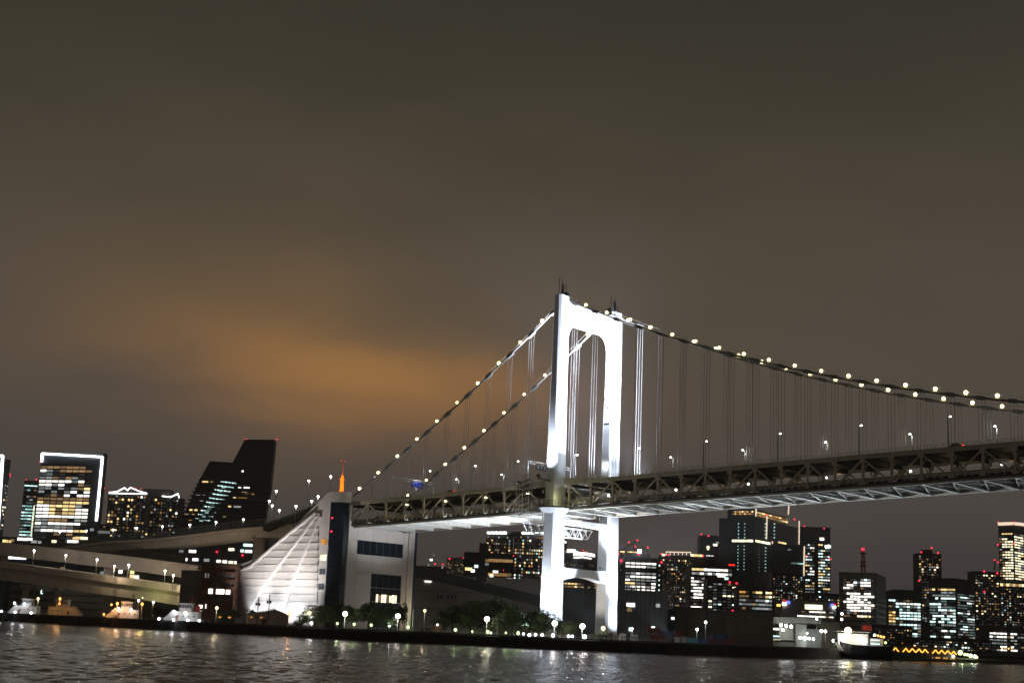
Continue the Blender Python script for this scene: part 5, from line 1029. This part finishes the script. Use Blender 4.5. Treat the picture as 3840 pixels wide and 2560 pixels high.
shed(930, 1084, 2302, 2282, 566, 'green-roofed shed with pinkish sheet gable before the sail wall', 'green_roof', 'sheet_pink')
def pole(px, py0, py1, Y, label, cross=True):
    a, b = at(px, py0, Y), at(px, py1, Y); o = thing('utility_pole', (a.x, Y, GZ), label, 'utility pole')
    bar('pole', (a.x, Y, GZ), (a.x, Y, a.z), .35, .35, 'dark_metal', o, 'rod')
    for dz, w in ((-.6, 3.0), (-1.8, 2.4)): bar('crossarm', (a.x - w / 2, Y - .2, a.z + dz), (a.x + w / 2, Y - .2, a.z + dz), .15, .15, 'dark_metal', o)
    for sx_ in (-.6, .5): bar('transformer', (a.x + sx_, Y - .3, a.z - 3.6), (a.x + sx_, Y - .3, a.z - 2.5), .75, .75, 'dark_metal', o, 'rod')
pole(971, 2234, 2290, 566, 'dark utility pole left of two before the white sail wall'); pole(1012, 2226, 2290, 566, 'dark utility pole right of two before the white sail wall')
# orange quay lamps
for i, (x, y, Y, lb, m) in enumerate(((225, 2245, shore_y(225) + 3, 'orange lamp post before the grey workboat', 'lamp_orange'), (143, 2245, shore_y(143) + 3, 'warm lamp above the far-left tug', 'lamp_warm'), (440, 2263, shore_y(440) + 3, 'orange lamp left of the orange-lit tug', 'lamp_orange'), (533, 2265, shore_y(533) + 3, 'orange lamp post right of the orange-lit tug', 'lamp_orange'), (813, 2280, shore_y(813) + 3, 'yellow lamp post before the brick block', 'lamp_warm'), (1083, 2300, shore_y(1083) + 4, 'orange lamp post at the green-roofed shed corner', 'lamp_orange'), (1593, 2290, 610, 'warm lamp on a thin post before the dim warehouse', 'lamp_warm'), (520, 2252, 660, 'small white lamp above the orange-lit tug', 'lamp_white'), (575, 2258, 665, 'white lamp under the green-lit girder', 'lamp_white'), (429, 2123, 722, 'tall white lamp between the two loop viaducts', 'lamp_white'), (650, 2157, 702, 'white lamp left of the brick block between the viaducts', 'lamp_white'))):
    quay_lamp(x, y, Y, 1.2 if i < 7 else .9, m, lb, 7.5 if i < 6 else 9, 1100 if m == 'lamp_orange' else (4500 if Y > 700 else 900), OR if m == 'lamp_orange' else (1, .8, .5), 'shore lamps')
q_ = at(535, 2240, 706); ul = ball('underbridge_lamp', q_, .6, 'lamp_green', LOOP); bar('lamp_bracket', q_, q_ + Vector((0, 8, 2.2)), .15, .15, 'dark_metal', LOOP)
lamp('underbridge_light', 'POINT', q_ + Vector((0, -.6, 0)), 1500, (.85, 1, .35), ul, size=.6)

# park floodlights on posts and low green lamps
for i, (x, y, Y, m, pw, cc, lb) in enumerate(((1160, 2299, 545, 'lamp_warm', 2600, (1, .88, .6), 'warm park floodlight at the left end of the trees'), (1294, 2302, 532, 'lamp_pink', 3400, (1, .85, .75), 'pinkish park floodlight second from the left'), (1492, 2311, 518, 'lamp_pink', 3400, (1, .92, .8), 'white park floodlight right of the second tree clump'), (1826, 2322, 500, 'lamp_pink', 4200, (1, .86, .6), 'brightest park floodlight in the middle tree clump'), (2080, 2338, 488, 'lamp_pink', 3400, (1, .88, .74), 'park floodlight below the near tower leg'), (2184, 2349, 486, 'lamp_pink', 3000, (1, .85, .8), 'park floodlight between the tower legs'), (2262, 2356, 486, 'lamp_warm', 2400, (1, .95, .7), 'park floodlight above the round bush'))):
    quay_lamp(x, y, Y, 1.8 if i not in (0, 6) else 1.4, m, lb, 7, pw * .45, cc, 'park floodlights')
for i, (x, y, d, m) in enumerate(((1168, 2335, 1.0, 'lamp_white'), (1265, 2336, .9, 'lamp_green'), (1328, 2339, 1.0, 'lamp_green'), (1392, 2342, 1.0, 'lamp_green'), (1460, 2346, .6, 'lamp_white'), (1530, 2350, 1.1, 'lamp_green'), (1708, 2360, 1.1, 'lamp_green'), (1771, 2366, .7, 'lamp_green'), (1829, 2367, 1.1, 'lamp_green'), (1841, 2371, .5, 'lamp_white'), (1897, 2371, .7, 'lamp_green'), (1943, 2372, 1.1, 'lamp_green'), (1963, 2375, .7, 'lamp_white'), (1985, 2379, 1.0, 'lamp_cool'), (2008, 2378, .9, 'lamp_cool'), (2033, 2379, .9, 'lamp_cool'), (2073, 2381, 1.0, 'lamp_cool'), (2132, 2384, .9, 'lamp_cool'), (2146, 2384, .8, 'lamp_cool'), (2192, 2386, 1.3, 'lamp_cool'))):
    Y = np.interp(x, [1168, 1530, 2000, 2200], [541, 512, 483, 482])
    p = at(x, y, Y); lb = ['white low lamp leftmost under the park trees', 'first green-white path lamp from the left', 'second green-white path lamp from the left', 'third green-white path lamp from the left', 'tiny white path lamp after the third green one', 'bright green path lamp by the white flagpole', 'green path lamp at the left foot of the big tree clump', 'small green path lamp after it', 'green path lamp right below the brightest floodlight', 'tiny white lamp beside it', 'small green path lamp right of the brightest floodlight', 'bright green path lamp near the tower foot', 'small white lamp just right of it', 'first cool ground lamp at the near tower foot', 'second cool ground lamp at the near tower foot', 'third cool ground lamp at the near tower foot', 'fourth cool ground lamp at the near tower foot', 'fifth cool ground lamp between the tower legs', 'sixth cool ground lamp between the tower legs', 'large cool ground lamp left of the round bush'][i]
    o = thing('path_lamp', (p.x, p.y, GZ), lb, 'lamp', 'low lamps along the promenade')
    bar('stem', (p.x, p.y, GZ), (p.x, p.y, max(p.z - d * .3, GZ + .3)), .16, .16, 'lamp_metal', o, 'rod'); ball('globe', p, d, m, o); lamp('light', 'POINT', p + Vector((0, -d * .8, .3)), 420 * d, (.70, 1, .42) if m == 'lamp_green' else (.9, .95, 1), o, size=.25)
# white flagpoles by the gate
for i, (x, y) in enumerate(((1550, 2286), (1533, 2278))): a = at(x, y, 514); o = thing('flagpole', (a.x, a.y, GZ), ['white flagpole by the bright green path lamp', 'thin pale pole just left of the white flagpole'][i], 'pole'); bar('shaft', (a.x, a.y, GZ), a, .22, .22, 'sign_white', o, 'rod'); ball('finial', a, .4, 'sign_white', o)
o = thing('kiosk', at(1632, 2370, 508), 'small brick-brown kiosk with a lamp left of the big trees', 'kiosk'); a = at(1640, 2341, 508); box('wall', (a.x, 510, (GZ + a.z) / 2), (3.4, 3, a.z - GZ), 'brick_wall', o); box('roof', (a.x, 510, a.z + .12), (3.9, 3.6, .24), 'dark_metal', o); ball('lamp', (a.x, 508.2, a.z), .6, 'lamp_white', o)
# promenade fence
fe = thing('promenade_fence', shore[7], 'low pale fence along the promenade edge below the tower', 'fence')
for a, b in zip(shore[5:9], shore[6:10]):
    d = b - a; m_ = int(d.length / 1.6); nrm = Vector((d.y, -d.x, 0)).normalized()
    for k in range(m_):
        p = a + d * (k / m_) - nrm * 1.6; p.z = GZ; bar('fence_post', p, p + Vector((0, 0, 1.25)), .1, .1, 'sign_white', fe)
    for h in (.45, .85, 1.25): p, q = a - nrm * 1.6, b - nrm * 1.6; bar('rail', Vector((p.x, p.y, GZ + h)), Vector((q.x, q.y, GZ + h)), .07, .07, 'sign_white', fe)

# ------------------------------------------------------------------ trees
def crown_mesh(seed, n, leafm):
    R = np.random.default_rng(seed); cl = []
    for _ in range(16):
        a = R.uniform(0, 6.28); r = R.uniform(0, .36) ** .8; cl.append((r * math.cos(a), r * math.sin(a), R.uniform(-.32, .34), R.uniform(.13, .24)))
    v = []; f = []
    for i in range(n):
        cx, cy, cz, cr_ = cl[R.integers(len(cl))]; d = R.normal(size=3); d /= np.linalg.norm(d); rad = cr_ * R.uniform(.55, 1.08)
        p = np.array([cx, cy, cz]) + d * rad; u = R.normal(size=3); u /= np.linalg.norm(u); w = np.cross(u, d + R.normal(size=3) * .6); w /= np.linalg.norm(w); s = R.uniform(.022, .046)
        b = len(v); v += [tuple(p - u * s), tuple(p + w * s * .6), tuple(p + u * s), tuple(p - w * s * .6)]; f.append((b, b + 1, b + 2, b + 3))
    me = bpy.data.meshes.new('crown'); me.from_pydata(v, [], f); me.materials.append(MATS[leafm]); return me
CR = [crown_mesh(5 + i, 2600, 'leaf' if i % 2 else 'leaf_dark') for i in range(4)]
def trunk_mesh(seed):
    R = random.Random(seed); v = []; f = []
    def limb(p0, p1, r0, r1):
        p0, p1 = Vector(p0), Vector(p1); z = (p1 - p0).normalized(); x = z.orthogonal().normalized(); y = z.cross(x); b = len(v); n = 6
        for p, r in ((p0, r0), (p1, r1)): v.extend(tuple(p + x * r * math.cos(2 * math.pi * i / n) + y * r * math.sin(2 * math.pi * i / n)) for i in range(n))
        f.extend((b + i, b + (i + 1) % n, b + n + (i + 1) % n, b + n + i) for i in range(n))
    limb((0, 0, 0), (.02, .01, .42), .030, .020)
    for k in range(6):
        a = k * 1.05 + R.uniform(-.3, .3); h = R.uniform(.25, .42); limb((.01, .005, h), (.25 * math.cos(a), .25 * math.sin(a), h + R.uniform(.2, .4)), .014, .004)
    limb((.02, .01, .42), (0, 0, .85), .020, .005)
    me = bpy.data.meshes.new('trunk'); me.from_pydata(v, [], f); me.materials.append(MATS['bark']); return me
TRK = [trunk_mesh(i) for i in range(3)]
def tree(px, py_top, Y, wpx, label, i, name='tree', bush=False):
    tpt = at(px, py_top, Y); h = tpt.z - GZ; wd = wpx * Y / FPX
    o = thing(name, (tpt.x, Y, GZ), label, 'bush' if bush else 'tree', 'park trees')
    ch = h * (.80 if not bush else 1.0)
    place(bpy.data.objects.new('crown', CR[i % 4]), Matrix.Translation((tpt.x, Y, GZ + h - ch * .5)) @ Matrix.Rotation(i * 1.3, 4, 'Z') @ Matrix.Diagonal((wd / .95, wd / .95, ch / 1.0, 1)), o)
    if not bush: place(bpy.data.objects.new('trunk', TRK[i % 3]), Matrix.Translation((tpt.x, Y, GZ)) @ Matrix.Rotation(i, 4, 'Z') @ Matrix.Diagonal((h, h, h, 1)), o)
TL = [(1152, 2300, 552, 60, 'low leafy tree lit yellow at the left end of the park'), (1195, 2262, 548, 110, 'round dark tree under the corner glass'), (1262, 2254, 546, 110, 'dark tree left of the pinkish floodlight'), (1325, 2270, 540, 90, 'leafy tree lit yellow right of the pinkish floodlight'), (1385, 2254, 538, 110, 'dense dark tree before the anchorage front'), (1440, 2262, 534, 100, 'dark tree below the lit anchorage windows'), (1500, 2258, 532, 75, 'pointed dark tree at the anchorage right corner'), (1460, 2315, 520, 70, 'low green bushy tree behind the path lamps'), (1700, 2256, 520, 110, 'big dark tree at the left of the middle clump'), (1770, 2244, 516, 120, 'tall tree in the middle clump, left of its peak'), (1850, 2232, 514, 130, 'tallest tree peaking in the middle clump'), (1925, 2262, 508, 120, 'dark tree right of the tallest one'), (1990, 2274, 502, 110, 'dark tree left of the near tower leg foot'), (2045, 2292, 498, 100, 'tree covering the near tower leg foot'), (2095, 2312, 494, 90, 'tree right of the near tower leg foot'), (2140, 2330, 492, 70, 'small green tree between the tower legs'), (1870, 2300, 500, 70, 'yellow-lit tree beside the brightest floodlight'), (1655, 2315, 512, 60, 'low dark tree left of the middle clump'), (600, 2268, 655, 80, 'dark tree under the green-lit girder'), (640, 2282, 650, 60, 'smaller dark tree left of the red-masted tug'), (950, 2278, 575, 34, 'small spiky palm-like tree at the green-roofed shed')]
for i, (x, y, Y, w, lb) in enumerate(TL): tree(x, y, Y, w, lb, i)
tree(2262, 2362, 484, 62, 'round clipped bush before the far tower leg', 2, 'bush', True); tree(1600, 2352, 512, 50, 'low bush by the brown kiosk', 1, 'bush', True); tree(1120, 2330, 556, 40, 'low bush right of the green-roofed shed', 3, 'bush', True)

# ------------------------------------------------------------------ night haze over the harbour
HZ = bpy.data.materials.new('haze_air'); HZ.use_nodes = True; t = HZ.node_tree; t.nodes.clear()
o_ = t.nodes.new('ShaderNodeOutputMaterial'); pv = t.nodes.new('ShaderNodeVolumePrincipled'); t.links.new(pv.outputs[0], o_.inputs['Volume'])
pv.inputs['Color'].default_value = (.92, .94, 1, 1); pv.inputs['Density'].default_value = .00010; pv.inputs['Anisotropy'].default_value = .2
MATS['haze_air'] = HZ
hz = box('haze', (0, 3300, 75), (7000, 7000, 172), 'haze_air')
tag(hz, 'thin night haze over the harbour and city', None, None, 'stuff')
